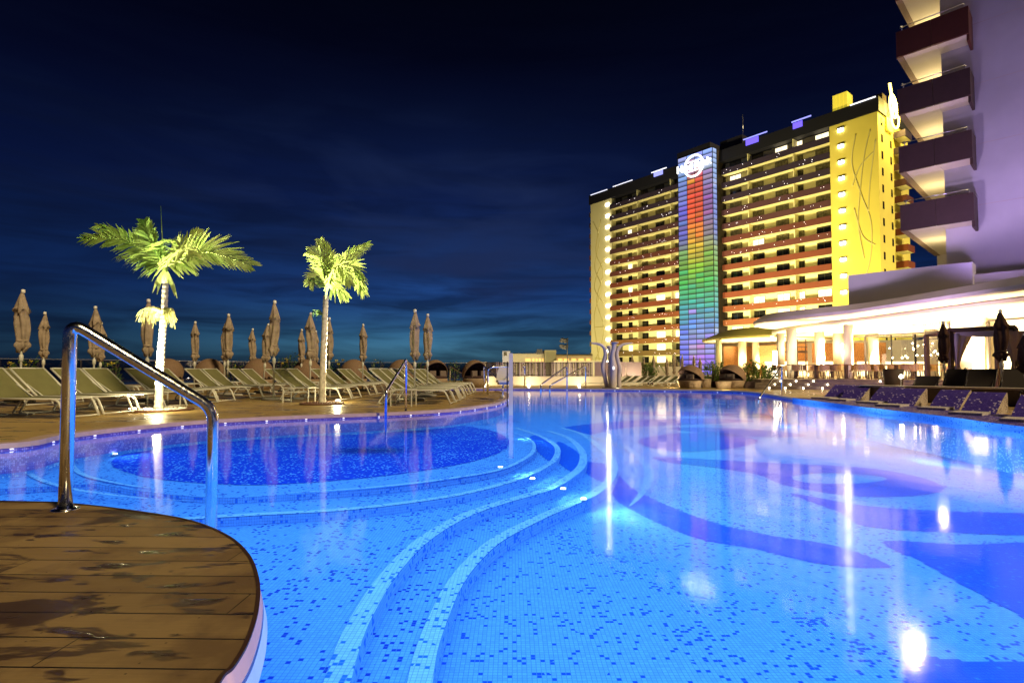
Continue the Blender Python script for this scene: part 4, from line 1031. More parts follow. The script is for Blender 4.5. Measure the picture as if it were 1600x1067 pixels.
lamp('fence_wash', 'SPOT', (X(870, 25.2), 26.0, .1), 60, (1, .72, .72), .1, (X(870, 28), 28.6, .9), 150)  # added lamp without fixture, brightens fence and shower column
dB = 58
def bpx(mb, xa, xb, ya, yb, d, th, mi=0):
    a, b = D(xa, yb, d), D(xb, ya, d); mb.box(((a.x+b.x)/2, d+th/2, (a.z+b.z)/2), (b.x-a.x, th, b.z-a.z), mi=mi)
e = empty('low_building', (X(850, dB), dB, -2.5), 0, 'long low cream building with orange lit windows behind the fence', 'building')
m_ = MB(); bpx(m_, 797, 852, 552.5, 590, dB, 8); bpx(m_, 862, 926, 554, 590, dB, 8); bpx(m_, 866, 940, 563.5, 590, dB-4, 3.9); m_.build('wall', ['building_far'], e, world=True)
m_ = MB(); bpx(m_, 851, 869, 547, 590, dB-1, 8); m_.build('stair_tower', ['building_far2'], e, world=True)
m_ = MB(); bpx(m_, 785, 797, 548.5, 590, dB-2, 6); m_.build('tower_block', ['lift_white'], e, world=True)
m_ = MB(); bpx(m_, 787.5, 789.5, 550, 556, dB-2.05, .04); bpx(m_, 790, 792, 550, 556, dB-2.05, .04); m_.build('window', ['window_curtain'], e, world=True)
for a, b in ((821, 829), (832, 835), (837, 840), (842, 845), (847, 849), (872, 879), (881, 888), (893, 900), (904, 912), (916, 922)):
    m_ = MB(); bpx(m_, a, b, 560.2, 564.2, dB-.06 if a < 850 else dB-.06, .05); m_.build('window', ['orange_window'], e, world=True)
m_ = MB(); bpx(m_, 797, 851, 551.7, 552.5, dB-.1, 8.2); bpx(m_, 862, 926, 553.2, 554, dB-.1, 8.2); m_.build('roof_edge', ['roof_dark'], e, world=True)
lamp('building_wash', 'POINT', (X(830, 50), 50, -.5), 1500, (1, .84, .5), .3); lamp('building_wash', 'POINT', (X(900, 48), 47, -.5), 1500, (1, .84, .5), .3)  # added lamps without fixtures, brighten the cream walls
e = empty('antenna_mast', (X(887, 56), 56, 0), 0, 'thin antenna mast with dish arms on the low building', 'antenna')
m_ = MB(); a, b = D(886.5, 566, 53), D(886.5, 528, 53); m_.tube([a, b], .05, 6); m_.build('mast', ['antenna'], e, world=True)
m_ = MB()
for py in (530, 533, 540, 543):
    a, b = D(875+(py % 3), py, 53), D(888, py-.7, 53); m_.tube([a, b], .06, 5); m_.ball(D(877+(py % 4), py, 53), .22, 8, 5, sc=(1, .4, .7)); m_.ball(D(883, py+1, 53), .16, 8, 5)
m_.build('dishes', ['antenna'], e, world=True)
m_ = MB()
for px in (840, 843, 846): m_.box(D(px, 549.5, 57), (.18, .4, .5))
m_.box(D(843, 551, 57), (.8, .5, .15)); tag(m_.build('rooftop_unit', ['antenna']), 'dark rooftop equipment left of the stair tower', 'roof unit')

# ================================================================== HOTEL TOWER
u2 = Vector((-.617, .787, 0)); v2 = Vector((.787, .617, 0)); UP = Vector((0, 0, 1)); OR = Vector((57.6, 97, 0))
def sx_(px, p=0):          # s along facade (plane offset p toward camera) where the eye-level pixel px hits
    o = OR-v2*p; k = (px-800)/F; return (o.x-k*o.y)/(k*u2.y-u2.x)
sR, sL = sx_(1380), sx_(924); GZ = -2.5; TOP = 44.75; RT = 47.2
sA0, sA1 = sx_(1303), sx_(1131); sB0, sB1 = sx_(1064), sx_(957)
tw = empty('hotel_tower', OR+u2*20+UP*GZ, 0, 'tall floodlit hotel block with balconies and a rainbow lit glass shaft', 'hotel')
def fr_(mb, a, b, c, mi=0): mb.frame(OR, u2, -v2, UP, a, b, c, mi)       # a along facade, b toward camera, c height
DEP = 15; REC = 1.7
m_ = MB(); fr_(m_, (sR, sA0), (-DEP, 0), (GZ, TOP)); m_.build('end_wall', ['tower_yellow'], tw, world=True)
m_ = MB(); fr_(m_, (sB1, sL), (-DEP, 0), (GZ, TOP+.0)); m_.build('end_wall', ['tower_white'], tw, world=True)
m_ = MB(); fr_(m_, (sA0+.002, sA1), (-DEP, -REC), (GZ, TOP)); fr_(m_, (sB0, sB1-.002), (-DEP, -REC), (GZ, TOP)); m_.build('recessed_wall', ['tower_white'], tw, world=True)
m_ = MB(); fr_(m_, (sA1+.002, sB0-.002), (-DEP, -1.2), (GZ, RT-.1)); m_.build('core_wall', ['recess_dark'], tw, world=True)
m_ = MB(); fr_(m_, (sR-.3, sL+.3), (-DEP-.2, .35), (TOP+.003, RT)); m_.build('roof_parapet', ['roof_dark'], tw, world=True)
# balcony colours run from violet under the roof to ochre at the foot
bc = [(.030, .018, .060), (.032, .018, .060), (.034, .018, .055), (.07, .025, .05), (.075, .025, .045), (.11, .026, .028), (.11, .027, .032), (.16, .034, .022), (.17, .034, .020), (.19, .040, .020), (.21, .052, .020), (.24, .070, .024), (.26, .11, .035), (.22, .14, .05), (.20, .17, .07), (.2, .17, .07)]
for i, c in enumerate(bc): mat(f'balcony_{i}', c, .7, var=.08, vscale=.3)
zt = [43.1-2.9*k for k in range(16)]
winA = [(1145, 1162), (1180, 1197), (1217, 1236), (1250, 1260), (1281, 1302)]
winB = [(961, 973), (983, 989), (1002, 1014), (1027, 1040), (1056, 1062.5)]
rnd = random.Random(21); nwin = 0; stuff_mb = MB(); stuff_fr = MB()
litA = {(0, 2), (0, 4), (1, 0), (6, 1), (10, 1), (10, 2), (10, 3), (10, 4), (11, 3), (12, 0), (12, 1), (13, 0), (11, 2), (0, 3)}
litB = {(12, 4), (13, 3), (14, 3), (9, 3), (9, 4), (3, 1), (13, 1), (12, 3), (6, 1), (8, 1)}
for bay, (s0, s1, wins, lit) in enumerate(((sA0, sA1, winA, litA), (sB0, sB1, winB, litB))):
    for k, z in enumerate(zt[:15]):
        m_ = MB()
        fr_(m_, (s0+.003, s1-.003 if bay == 0 else s1+.6), (-.05 if bay == 0 else 0.003, .12), (z-1.15, z), 0)         # parapet
        fr_(m_, (s0+.003, s1-.003), (-REC+.003, -.055), (z-1.15, z-.97), 1)                                              # slab
        if k not in (7, 8, 9) or bay == 1:
            n = rnd.randint(8, 12) if k not in (7, 8, 9) else 4
            for j in range(n):
                s = rnd.uniform(s0+.5, s1-.5); c = OR+u2*s-v2*.14+UP*(z-rnd.uniform(.2, .95)); r = rnd.uniform(.035, .075)
                m_.ball(c, r*.8, 6, 4, mi=2)
        # party walls between the balconies
        cuts = [(wins[j][1]+wins[j+1][0])/2+1.5 for j in range(len(wins)-1)]
        for cpx in cuts[::2] if bay == 0 else cuts[1::2]:
            s = sx_(cpx); fr_(m_, (s-.09, s+.09), (-REC+.003, -.08), (z-.965, z+1.70 if k else TOP-.003), 1)
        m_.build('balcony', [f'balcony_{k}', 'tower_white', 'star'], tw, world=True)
        for j, (xa, xb) in enumerate(wins):
            sa, sb = sx_(xb, -REC), sx_(xa, -REC); L = (k, j) in lit
            mt = 'window_lit' if L else ('window_curtain' if (k < 7 and rnd.random() < .8) or rnd.random() < .12 else 'window_dark')
            zz0, zz1 = z-.95, z+1.50
            if bay == 1 and nwin >= 78+22:
                fr_(stuff_mb, (sa, sb), (-REC+.004, -REC+.05), (zz0, zz1), ('window_dark', 'window_curtain', 'window_lit').index(mt)); 
                fr_(stuff_fr, (sa-.06, sb+.06), (-REC+.003, -REC+.06), (zz1, zz1+.09), 0); continue
            m_ = MB(); fr_(m_, (sa, sb), (-REC+.004, -REC+.05), (zz0, zz1)); wo = m_.build('window', [mt], tw, world=True); nwin += 1
            m_ = MB(); sm_ = (sa+sb)/2
            fr_(m_, (sa-.07, sb+.07), (-REC+.003, -REC+.10), (zz1+.002, zz1+.10)); fr_(m_, (sa-.07, sa-.003), (-REC+.003, -REC+.09), (zz0, zz1)); fr_(m_, (sb+.003, sb+.07), (-REC+.003, -REC+.09), (zz0, zz1)); fr_(m_, (sm_-.03, sm_+.03), (-REC+.052, -REC+.08), (zz0, zz1-.01))
            m_.build('frame', ['window_frame'], wo, world=True)
o = stuff_mb.build('far_windows', ['window_dark', 'window_curtain', 'window_lit'], tw, world=True); o['kind'] = 'stuff'
# bright wall lamps down both ends
for k in range(13):
    z = zt[k]+.55
    s = sx_(1321); m_ = MB(); fr_(m_, (s-.42, s+.42), (.004, .22), (z-.42, z+.12)); m_.build('wall_lamp', ['lamp_white'], tw, world=True)
    m_ = MB(); fr_(m_, (s-.6, s+.6), (.003, .30), (z+.125, z+.22)); m_.build('lamp_hood', ['window_frame'], tw, world=True)
for k in range(15):
    z = zt[k]+.3; s = sx_(951); m_ = MB(); fr_(m_, (s-.55, s+.55), (.004, .25), (z-.35, z+.25)); m_.build('wall_lamp', ['lamp_white'], tw, world=True)
# relief drawn on the end walls
def relief(pts, r=.11):
    m_ = MB(); c = catmull(pts, 8); P = [OR+u2*sx_(px)-v2*.03+UP*z for px, z in [(q.x, q.y) for q in c]]
    m_.tube(P, r, 5); m_.build('wall_relief', ['relief'], tw, world=True)
for L in ([(1345, 42), (1338, 37), (1352, 31), (1366, 26), (1364, 20), (1350, 15), (1338, 11)], [(1368, 42), (1358, 38), (1350, 32), (1346, 26), (1354, 20)], [(1340, 29), (1352, 24), (1372, 22)],
          [(1334, 17), (1350, 13), (1368, 9), (1378, 7)], [(1376, 40), (1366, 33), (1362, 28)], [(1335, 8), (1352, 5), (1372, 6)], [(1338, 33), (1350, 36), (1372, 38)],
          [(928, 40), (938, 35), (930, 28), (940, 22), (929, 15), (934, 6), (940, 0)], [(940, 40), (932, 32), (943, 26), (933, 19), (944, 11), (930, 3)], [(946, 30), (934, 26), (930, 22), (944, 18)], [(930, 12), (944, 12)], [(930, 4), (944, 3.5)]):
    relief([Vector((px, z, 0)) for px, z in L])
# end facade (towards camera right): small windows and side balconies
for k in range(14):
    z = zt[k]
    for q in (1.4, 5.6):
        m_ = MB(); m_.frame(OR+u2*sR, v2, -u2, UP, (q, q+.75), (.004, .05), (z-.3, z+1.0)); m_.build('side_window', ['window_dark'], tw, world=True)
    m_ = MB(); m_.frame(OR+u2*sR, v2, -u2, UP, (7.6, 10.8), (.003, 1.7), (z-1.15, z-.95), 1); m_.frame(OR+u2*sR, v2, -u2, UP, (7.5, 10.8), (1.705, 1.85), (z-1.15, z), 0); m_.frame(OR+u2*sR, v2, -u2, UP, (7.3, 7.49), (.003, 1.85), (z-1.15, z), 0)
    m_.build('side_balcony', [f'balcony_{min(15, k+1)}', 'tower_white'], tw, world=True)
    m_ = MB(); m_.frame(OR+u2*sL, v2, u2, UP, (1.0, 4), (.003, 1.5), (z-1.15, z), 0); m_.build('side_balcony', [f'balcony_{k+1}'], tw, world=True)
# rainbow LED shaft
PO = 3.0; sg0, sg1 = sx_(1117, PO), sx_(1062.5, PO); gz1 = 47.3; gz0 = GZ
m_ = MB(); fr_(m_, (sg0+.02, sg1-.02), (-1.19, PO-.12), (gz0, gz1-.1)); m_.build('shaft_core', ['recess_dark'], tw, world=True)
def lerp3(stops, u):
    for (a, ca), (b, cb) in zip(stops, stops[1:]):
        if u <= b: f = (u-a)/(b-a); return tuple(x+(y-x)*f for x, y in zip(ca, cb))
    return stops[-1][1]
mid = [(0, (.50, .66, .90)), (.07, (.55, .40, .55)), (.11, (.75, .16, .12)), (.25, (.85, .18, .08)), (.33, (.85, .36, .08)), (.42, (.72, .58, .08)), (.50, (.38, .62, .08)), (.58, (.12, .58, .20)), (.66, (.08, .52, .50)), (.74, (.22, .42, .80)), (.84, (.55, .40, .85)), (.92, (.40, .28, .85)), (1, (.25, .22, .85))]
side = [(0, (.35, .50, .90)), (.08, (.30, .48, .85)), (.22, (.20, .28, .75)), (.36, (.18, .24, .62)), (.42, (.30, .45, .22)), (.50, (.20, .55, .10)), (.58, (.10, .55, .25)), (.66, (.10, .52, .50)), (.76, (.12, .32, .75)), (.88, (.14, .22, .80)), (1, (.12, .14, .75))]
mL = bpy.data.materials.new('led_glass'); mL.use_nodes = True; M['led_glass'] = mL
q = NT(mL.node_tree); at_ = q.add('ShaderNodeVertexColor', layer_name='led'); b = q.n['Principled BSDF']
b.inputs['Base Color'].default_value = (.03, .03, .04, 1); b.inputs['Roughness'].default_value = .2
q.l.new(at_.outputs[0], b.inputs['Emission Color']); b.inputs['Emission Strength'].default_value = 1.05
rnd = random.Random(2); N = 46; dzp = (gz1-gz0)/N; m_ = MB(); cols = []
fracs = [0, .27, .50, .73, 1.0]
def led_panel(o, u, w_, a0, a1, z0, z1, c, p):
    Pn = [o+u*a0+w_*p+UP*z0, o+u*a1+w_*p+UP*z0, o+u*a1+w_*p+UP*z1, o+u*a0+w_*p+UP*z1]
    zm = (z0*.55+z1*.45); mid_ = [o+u*a0+w_*p+UP*zm, o+u*a1+w_*p+UP*zm]
    m_.face([Pn[0], Pn[1], mid_[1], mid_[0]]); cols.extend([c[0]]*2+[c[1]]*2)
    m_.face([mid_[0], mid_[1], Pn[2], Pn[3]]); cols.extend([c[1]]*2+[c[2]]*2)
for r_ in range(N):
    z0 = gz0+r_*dzp+.07; z1 = gz0+(r_+1)*dzp-.03; u = 1-(r_+.5)/N
    for cI in range(4):
        f0, f1 = fracs[cI], fracs[cI+1]                 # 0 = right edge (sg0)
        wgt = (.35, 1, 1, .10)[cI] if u < .6 else (.8, 1, 1, .5)[cI]
        if u < .06: wgt = .4
        a, b_ = lerp3(mid, u), lerp3(side, u); c = tuple((y+(x-y)*wgt)*rnd.uniform(.8, 1.15) for x, y in zip(a, b_))
        if rnd.random() < .035: c = lerp3(mid, min(1, max(0, u+rnd.uniform(-.2, .3))))
        c = tuple(1.05*x**1.5+.004 for x in c)
        lo = tuple(x*.14 for x in c); hi_ = tuple(min(1.3, x*1.2+.05) for x in c)
        led_panel(OR, u2, -v2, sg0+(sg1-sg0)*f0+.05, sg0+(sg1-sg0)*f1-.05, z0, z1, (lo, c, hi_), PO)
    c = tuple(x*.85+.05 for x in lerp3(side, u)); led_panel(OR+u2*sg0-v2*PO, v2, -u2, .08, 1.5, z0, z1, (tuple(x*.4 for x in c), c, tuple(x*1.3 for x in c)), .0)
led = m_.build('led_screen', ['led_glass'], tw, world=True)
ca = led.data.color_attributes.new('led', 'FLOAT_COLOR', 'CORNER')
for i, c in enumerate(cols): ca.data[i].color = (*c, 1)
m_ = MB()
for f in fracs: s = sg0+(sg1-sg0)*f; fr_(m_, (s-.05, s+.05), (PO-.1, PO+.05), (gz0, gz1))
for r_ in range(N+1): z = gz0+r_*dzp; fr_(m_, (sg0+.051, sg1-.051), (PO-.09, PO+.035), (z-.03, z+.06))
m_.frame(OR+u2*sg0-v2*PO, v2, -u2, UP, (1.5, 1.6), (-.02, .05), (gz0, gz1)); m_.build('shaft_frame', ['roof_dark'], tw, world=True)
m_ = MB(); fr_(m_, (sg0+.6, sg1+.3), (-8, PO-.15), (gz1-.09, 48.7)); fr_(m_, (sg0-4.4, sg0+.59), (-9, -1), (RT+.003, 49.6)); m_.build('lift_house', ['roof_dark'], tw, world=True)
# lit sign: lettering across a ring
cS = OR+u2*((sg0+sg1)/2+.1)-v2*(PO+.25)+UP*(44.6)
rotS = Matrix((-u2, UP, -v2)).transposed()
ring_ = [cS+(u2*math.cos(a)+UP*math.sin(a))*2.25 for a in [2*math.pi*k/40 for k in range(40)]]
m_ = MB(); m_.tube(ring_, .17, 6, closed=True)
for zz in (-1.0, 1.0):
    hw = math.sqrt(2.25**2-zz*zz)-.1
    m_.tube([cS+UP*zz-u2*hw, cS+UP*zz+u2*hw], .07, 5)
sign = m_.build('ring_sign', ['sign_white'], tw, world=True)
cu = bpy.data.curves.new('lettering', 'FONT'); cu.body = 'Hard Rock'; cu.size = 2.1; cu.align_x = 'CENTER'; cu.align_y = 'CENTER'; cu.extrude = .1; cu.offset = .045; cu.materials.append(M['sign_white']); cu.space_character = .88
lt = bpy.data.objects.new('lettering', cu); col.objects.link(lt)
lt.matrix_world = Matrix.Translation(cS-v2*.12) @ Matrix(((-u2.x, 0, -v2.x), (-u2.y, 0, -v2.y), (0, 1, 0))).to_4x4()
bpy.context.view_layer.update()
me = bpy.data.meshes.new_from_object(lt.evaluated_get(bpy.context.evaluated_depsgraph_get())); mw = lt.matrix_world.copy(); bpy.data.objects.remove(lt)
me.transform(mw); lo_ = bpy.data.objects.new('lettering', me); col.objects.link(lo_); lo_.parent = sign; lo_.matrix_parent_inverse = wm(sign).inverted()
# neon guitar sign on the roof corner, facing along the long facade
gs = empty('neon_guitar_sign', OR+u2*sR+v2*2+UP*44, 0, 'glowing golden neon guitar sign on the top corner of the hotel', 'neon sign')
cG = OR+u2*(sR-1.0)+v2*4.6+UP*45.9; axd = (v2*.38*1+UP*(-.925)).normalized(); axs = axd.cross(-u2).normalized()
def ell(c, a, b, n=36, ph=0): return [c+axd*a*math.cos(2*math.pi*k/n)+axs*b*math.sin(2*math.pi*k/n) for k in range(n)]
m_ = MB()
body = []
for k in range(48):
    a = 2*math.pi*k/48; ca_ = math.cos(a); rb = 2.3*(1-.30*math.exp(-((ca_-.1)/.25)**2)); body.append(cG+axd*(2.9*ca_+.2)+axs*rb*math.sin(a)*(1.0 if ca_ > 0 else .82))
m_.tube(body, .16, 6, closed=True); m_.build('body_tube', ['neon_gold'], gs, world=True)
m_ = MB(); m_.tube(ell(cG+axd*.6, .75, .75), .13, 6, closed=True); m_.tube([cG+axd*.2-axs*.3, cG-axd*4.6-axs*.25], .14, 6); m_.tube([cG+axd*.2+axs*.3, cG-axd*4.6+axs*.25], .14, 6); m_.build('neck_tube', ['neon_gold'], gs, world=True)
m_ = MB(); m_.frame(OR+u2*sR, v2, -u2, UP, (3.4, 6.2), (-.6, .3), (42.5, 45.4)); m_.build('support_box', ['yellow_box'], gs, world=True)
lamp('neon_glow', 'POINT', cG-u2*1.5, 11000, (1, .75, .15), 1.2)
# roof furniture
m_ = MB()
s = sx_(1332)
for k in range(4): fr_(m_, (s+.03+k*.60, s+.60+k*.60), (-2.6, -.1), (RT+.002, RT+3.0))
tag(m_.build('rooftop_plant_box', ['yellow_box']), 'yellow lit panelled box on the hotel roof', 'roof box')
m_ = MB(); fr_(m_, (sx_(1378), sx_(1340)), (-5, -3), (RT+.002, RT+1.8)); tag(m_.build('rooftop_machinery', ['recess_dark']), 'dark machinery on the roof between the yellow box and the neon sign', 'roof unit')
def neon(a, b, z, mt, label, h=.15, p=.36):
    m_ = MB(); fr_(m_, (sx_(b), sx_(a)), (p, p+.12), (z, z+h)); tag(m_.build('roof_light_strip', [mt]), label, 'light strip', 'light strips along the hotel roof')
neon(1338, 1379, RT-.1, 'neon_white', 'pale blue light strip on the roof edge left of the neon sign', .2)
neon(1245, 1276, RT+.5, 'neon_blue', 'long blue light strip above the right balconies', .22); neon(1247, 1262, RT-.8, 'neon_violet', 'violet glowing panel under the roof edge of the right balconies', 1.1)
neon(1168, 1206, RT+.4, 'neon_blue', 'blue light strip right of the rainbow shaft', .2); neon(1172, 1192, RT-.9, 'neon_violet', 'violet glowing panel right of the rainbow shaft', 1.15)
neon(1022, 1046, RT+.2, 'neon_white', 'white light strip left of the rainbow shaft', .2); neon(1026, 1040, RT-.9, 'neon_blue', 'blue glowing panel left of the rainbow shaft', 1.0)
neon(961, 992, RT+.1, 'neon_white', 'thin white light strip above the left balconies', .14); neon(926, 952, RT-.1, 'neon_white', 'thin white light strip on the left corner of the roof', .16)
for px, lb in ((1158, 'thin lightning rod on the roof right of the rainbow shaft'), (1301, 'short white post on the roof by the yellow box'), (955, 'short rod on the left end of the hotel roof')):
    m_ = MB(); o_ = OR+u2*sx_(px)+v2*2; m_.tube([o_+UP*RT, o_+UP*(RT+(7 if px == 1158 else 1.6))], .08 if px != 1158 else .05, 5); tag(m_.build('roof_rod', ['steel_matt']), lb, 'rod')
# facade floodlights on the ground
for s, p, pw, aim_s, aim_z, c, sp, lb in ((-2, 34, 88000, 0, 24, (1, .82, .22), 80, 'floodlight aimed at the right half of the hotel'), (30, 38, 100000, 26, 20, (1, .84, .34), 80, 'floodlight aimed at the middle of the hotel'), (56, 36, 60000, 54, 20, (1, .80, .30), 80, 'floodlight aimed at the left end of the hotel'), (14, 30, 75000, 12, 12, (1, .84, .36), 80, 'floodlight aimed at the lower right balconies')):
    o_ = OR+u2*s-v2*p; L_ = (o_.x, o_.y, -2.0); m_ = MB(); m_.box((0, 0, .1), (.5, .4, .4)); m_.tube([(0, 0, -.5), (0, 0, 0)], .06, 6); o = m_.build('floodlight', ['dark_metal']); o.location = L_; tag(o, lb, 'floodlight')
    lamp('facade_flood', 'SPOT', (L_[0], L_[1], L_[2]+.6), pw, c, .5, OR+u2*aim_s+UP*aim_z, sp, blend=.8)
o_ = OR+u2*(sR-30)+v2*0; lamp('side_flood', 'SPOT', (o_.x, o_.y, 0), 34000, (1, .84, .25), .5, OR+u2*sR+v2*5+UP*26, 80)

# ================================================================== NEAR WING WITH BALCONIES
u1 = Vector((-.685, .728, 0)); v1 = Vector((.728, .685, 0)); A0 = Vector((20.9, 26.0, 0))
nw = empty('violet_wing', A0, 0, 'near hotel wing washed in violet light with stacked corner balconies', 'building')
m_ = MB(); m_.frame(A0, -u1, v1, UP, (0, 34), (0, 7.2), (0, 34)); m_.build('wall', ['plaster'], nw, world=True)
m_ = MB()
for kk in range(1, 11): m_.frame(A0-v1*.004, -u1, v1, UP, (.02, 33), (0, .003), (5.6+2.86*kk, 5.625+2.86*kk))
m_.build('render_joint', ['fascia'], nw, world=True)
m_ = MB(); m_.frame(A0, u1, v1, UP, (-1, 1.45), (7.21, 12), (0, 34)); m_.build('back_wall', ['plaster_cream'], nw, world=True)
for k in range(6):
    zt_ = 8.80+2.86*k; zb = zt_-1.26; bm = 'parapet_dark' if k < 2 else ('parapet_dark' if k == 2 else 'parapet_red')
    o_ = A0-v1*1.3-u1*1.2; m_ = MB()
    m_.frame(o_, u1, v1, UP, (0, 1.36), (0, .12), (zb, zt_), 0); m_.frame(o_, u1, v1, UP, (1.375, 2.75), (0, .12), (zb, zt_), 0)      # front parapet panels
    m_.frame(o_, u1, v1, UP, (0, .10), (.123, 1.29), (zb-.28, zt_), 0)
    m_.frame(o_, u1, v1, UP, (1.22, 2.66), (.123, 8.4), (zb+.03, zb+.2), 1)                                                              # slab
    m_.frame(o_, u1, v1, UP, (.11, 1.21), (.123, 1.29), (zb+.03, zb+.2), 1)
    m_.frame(o_, u1, v1, UP, (2.50, 2.66), (.123, 8.5), (zb-.0, zb+.027), 2)
    m_.frame(o_, u1, v1, UP, (2.665, 2.75), (.123, 8.5), (zb, zt_), 2)                                                                   # side parapet
    bo = m_.build('balcony', [bm, 'soffit', 'wicker'], nw, world=True)
    m_ = MB(); a = o_+u1*.15+UP*(zt_+.16); b = o_+u1*2.6+UP*(zt_+.16); m_.tube([a, b], .022, 6); 
    for f in (0, .96): m_.tube([a.lerp(b, f), a.lerp(b, f)-UP*.155], .018, 6)
    m_.box(a.lerp(b, .97), (.1, .1, .08)); m_.build('handrail', ['steel_matt'], bo, world=True)
    pl = o_+u1*1.9+v1*3.6+UP*(zb-1.0)
    lamp('balcony_lamp', 'POINT', pl, 75, (1, .80, .45), .15)
# rooftop block in front (lower violet volume)
Bk = Vector((20.0, 23.5, 0)); m_ = MB(); m_.frame(Bk, u1, v1, UP, (0, 4.75), (0, 1.1), (3.3, 5.50)); m_.frame(Bk, u1, v1, UP, (-12, -.003), (.5, 1.2), (3.3, 5.0)); 
rb = tag(m_.build('roof_block', ['plaster']), 'low violet washed parapet block on the canopy roof', 'parapet')
# added violet washers, unseen on the canopy roof, colour the wing wall
for s, zz, pw in ((-2.0, 3.75, 900), (-6.5, 3.75, 900)):
    o_ = A0-u1*0+u1*s-v1*5.2; L_ = Vector((o_.x, o_.y, zz)); m_ = MB(); m_.box((0, 0, .05), (.25, .25, .2)); o = m_.build('added_wall_washer', ['dark_metal']); o.location = L_; tag(o, 'added violet wall washer hidden on the canopy roof, ' + ('nearer' if s < -4 else 'farther') + ' of two', 'floodlight')
    lamp('violet_fill', 'SPOT', L_+UP*.25, pw*1.2, (.56, .37, 1), .3, A0+u1*(s-.5)+UP*13, 110, blend=.9)
lamp('violet_fill', 'SPOT', (9.5, 17.5, .6), 3200, (.80, .58, 1), .5, A0+UP*5, 80, blend=.9)  # added unseen spot by the pool, tints the roof block violet

# ================================================================== RESTAURANT TERRACE
TZ = .40
terr = [(10.7, 23.4), (13.0, 23.2), (16.0, 22.6), (20, 20.8), (28, 16), (40, 16), (40, 43), (14.0, 43), (12.4, 33), (10.7, 27)]
m_ = MB(); m_.prism(terr, -.001, TZ, 0, 1); struct('restaurant_terrace_floor', m_, ['terrace_floor', 'step_stone'])
def stepline(off, z0, z1):
    a = [Vector((10.3-off*.2, 23.4-off, 0)), Vector((13.0, 23.2-off, 0)), Vector((16.0, 22.6-off, 0)), Vector((20, 20.8-off, 0))]
    c = catmull(a, 5); m_ = MB(); m_.prism([(p.x, p.y) for p in c]+[(20.01, 20.9), (16.0, 22.59), (13, 23.19), (10.69, 23.39)], z0, z1, 0, 1)
    return c, struct('terrace_step', m_, ['step_stone', 'step_stone'])
lines = [(23.4, TZ-.07)]
c1, _ = stepline(.55, -.001, .27); c2, _ = stepline(1.1, -.0015, .135)
def dots(pts, z, n0):
    for i, p in enumerate(pts):
        m_ = MB(); m_.lathe([(.028, 0), (.028, .012), (.018, .02)], 10); o = m_.build('step_light', ['spot_white']); o.location = (p[0], p[1]-.012, z); o.rotation_euler = (R(90), 0, 0)
        tag(o, f'small white step light, {ORD[i]} from the left on the {n0} riser', 'step light', 'lights set in the terrace steps')
dots([(X(px, y), y-.01) for px, y in ((1219, 23.25), (1243, 23.24), (1270, 23.2), (1300, 23.13), (1335, 23.0), (1374, 22.72))], .33, 'top')
dots([(X(px, y), y) for px, y in ((1210, 22.77), (1234, 22.72), (1262, 22.66), (1292, 22.57))], .20, 'middle')
dots([(X(px, y), y) for px, y in ((1201, 22.24), (1226, 22.2), (1254, 22.1), (1284, 22.0))], .065, 'bottom')
rs = empty('beach_restaurant', (17, 30, TZ), 0, 'open glazed restaurant under sweeping white canopies', 'restaurant')
def canopy_mesh(outl, zb, zt_, bulge=.25, inset=1.2):
    """lens edged slab: outline at mid height, inset above"""
    P = [Vector((x, y, 0)) for x, y in outl]; n = len(P); cx = sum((p for p in P), Vector())/n
    def ins(d): return [p+(cx-p).normalized()*d for p in P]
    m_ = MB(); r0, r1, r2 = ins(.10), P, ins(inset)
    lev = [(r0, zb), (r1, zb+.05), (P, zb+.18), (r2, zt_)]
    for (a, za), (b, zb_) in zip(lev, lev[1:]):
        for i in range(n):
            j = (i+1) % n; m_.face([(a[i].x, a[i].y, za), (a[j].x, a[j].y, za), (b[j].x, b[j].y, zb_), (b[i].x, b[i].y, zb_)], 0, True)
    for ringp, z, mi in ((r0, zb, 1), (r2, zt_, 0)):
        base_ = len(m_.v); m_.v += [(p.x, p.y, z) for p in ringp]
        for tr in tessellate_polygon([[Vector((p.x, p.y, 0)) for p in ringp]]): m_.f.append(tuple(base_+i for i in tr)); m_.m.append(mi); m_.sm.append(False)
    return m_
def cl(pts, n=6): return [(p.x, p.y) for p in catmull([Vector((x, y, 0)) for x, y in pts], n, True)]
up_out = cl([(16.3, 12.0), (16.0, 14.5), (15.6, 16.5), (15.1, 22.1), (14.7, 24.2), (13.7, 26.3), (13.0, 28.2), (13.6, 30.5), (16, 33), (20, 34.5), (30, 34), (38, 24), (38, 12), (28, 9.5)])
m_ = canopy_mesh(up_out, 3.24, 3.72, inset=.5); m_.build('upper_canopy', ['fascia', 'soffit'], rs, world=True)
lo_out = cl([(17.6, 12.0), (17.3, 15), (16.9, 17.9), (16.3, 23.8), (16.0, 26), (15.6, 30), (16.1, 33.6), (17.8, 36), (21, 37.5), (30, 36), (37, 24), (37, 12.5), (28, 10.5)])
m_ = canopy_mesh(lo_out, 3.02, 3.235, inset=.1); m_.build('lower_canopy', ['soffit', 'soffit'], rs, world=True)
th_out = cl([(14.3, 39.5), (15.2, 36.8), (17.5, 35.6), (20.5, 36.3), (23, 39), (22, 43), (18.5, 45), (15.2, 43)])
mat('canopy_olive', (.45, .38, .14), .7)
m_ = canopy_mesh(th_out, 2.92, 3.75, inset=1.7); m_.build('entrance_canopy', ['canopy_olive', 'soffit'], rs, world=True)
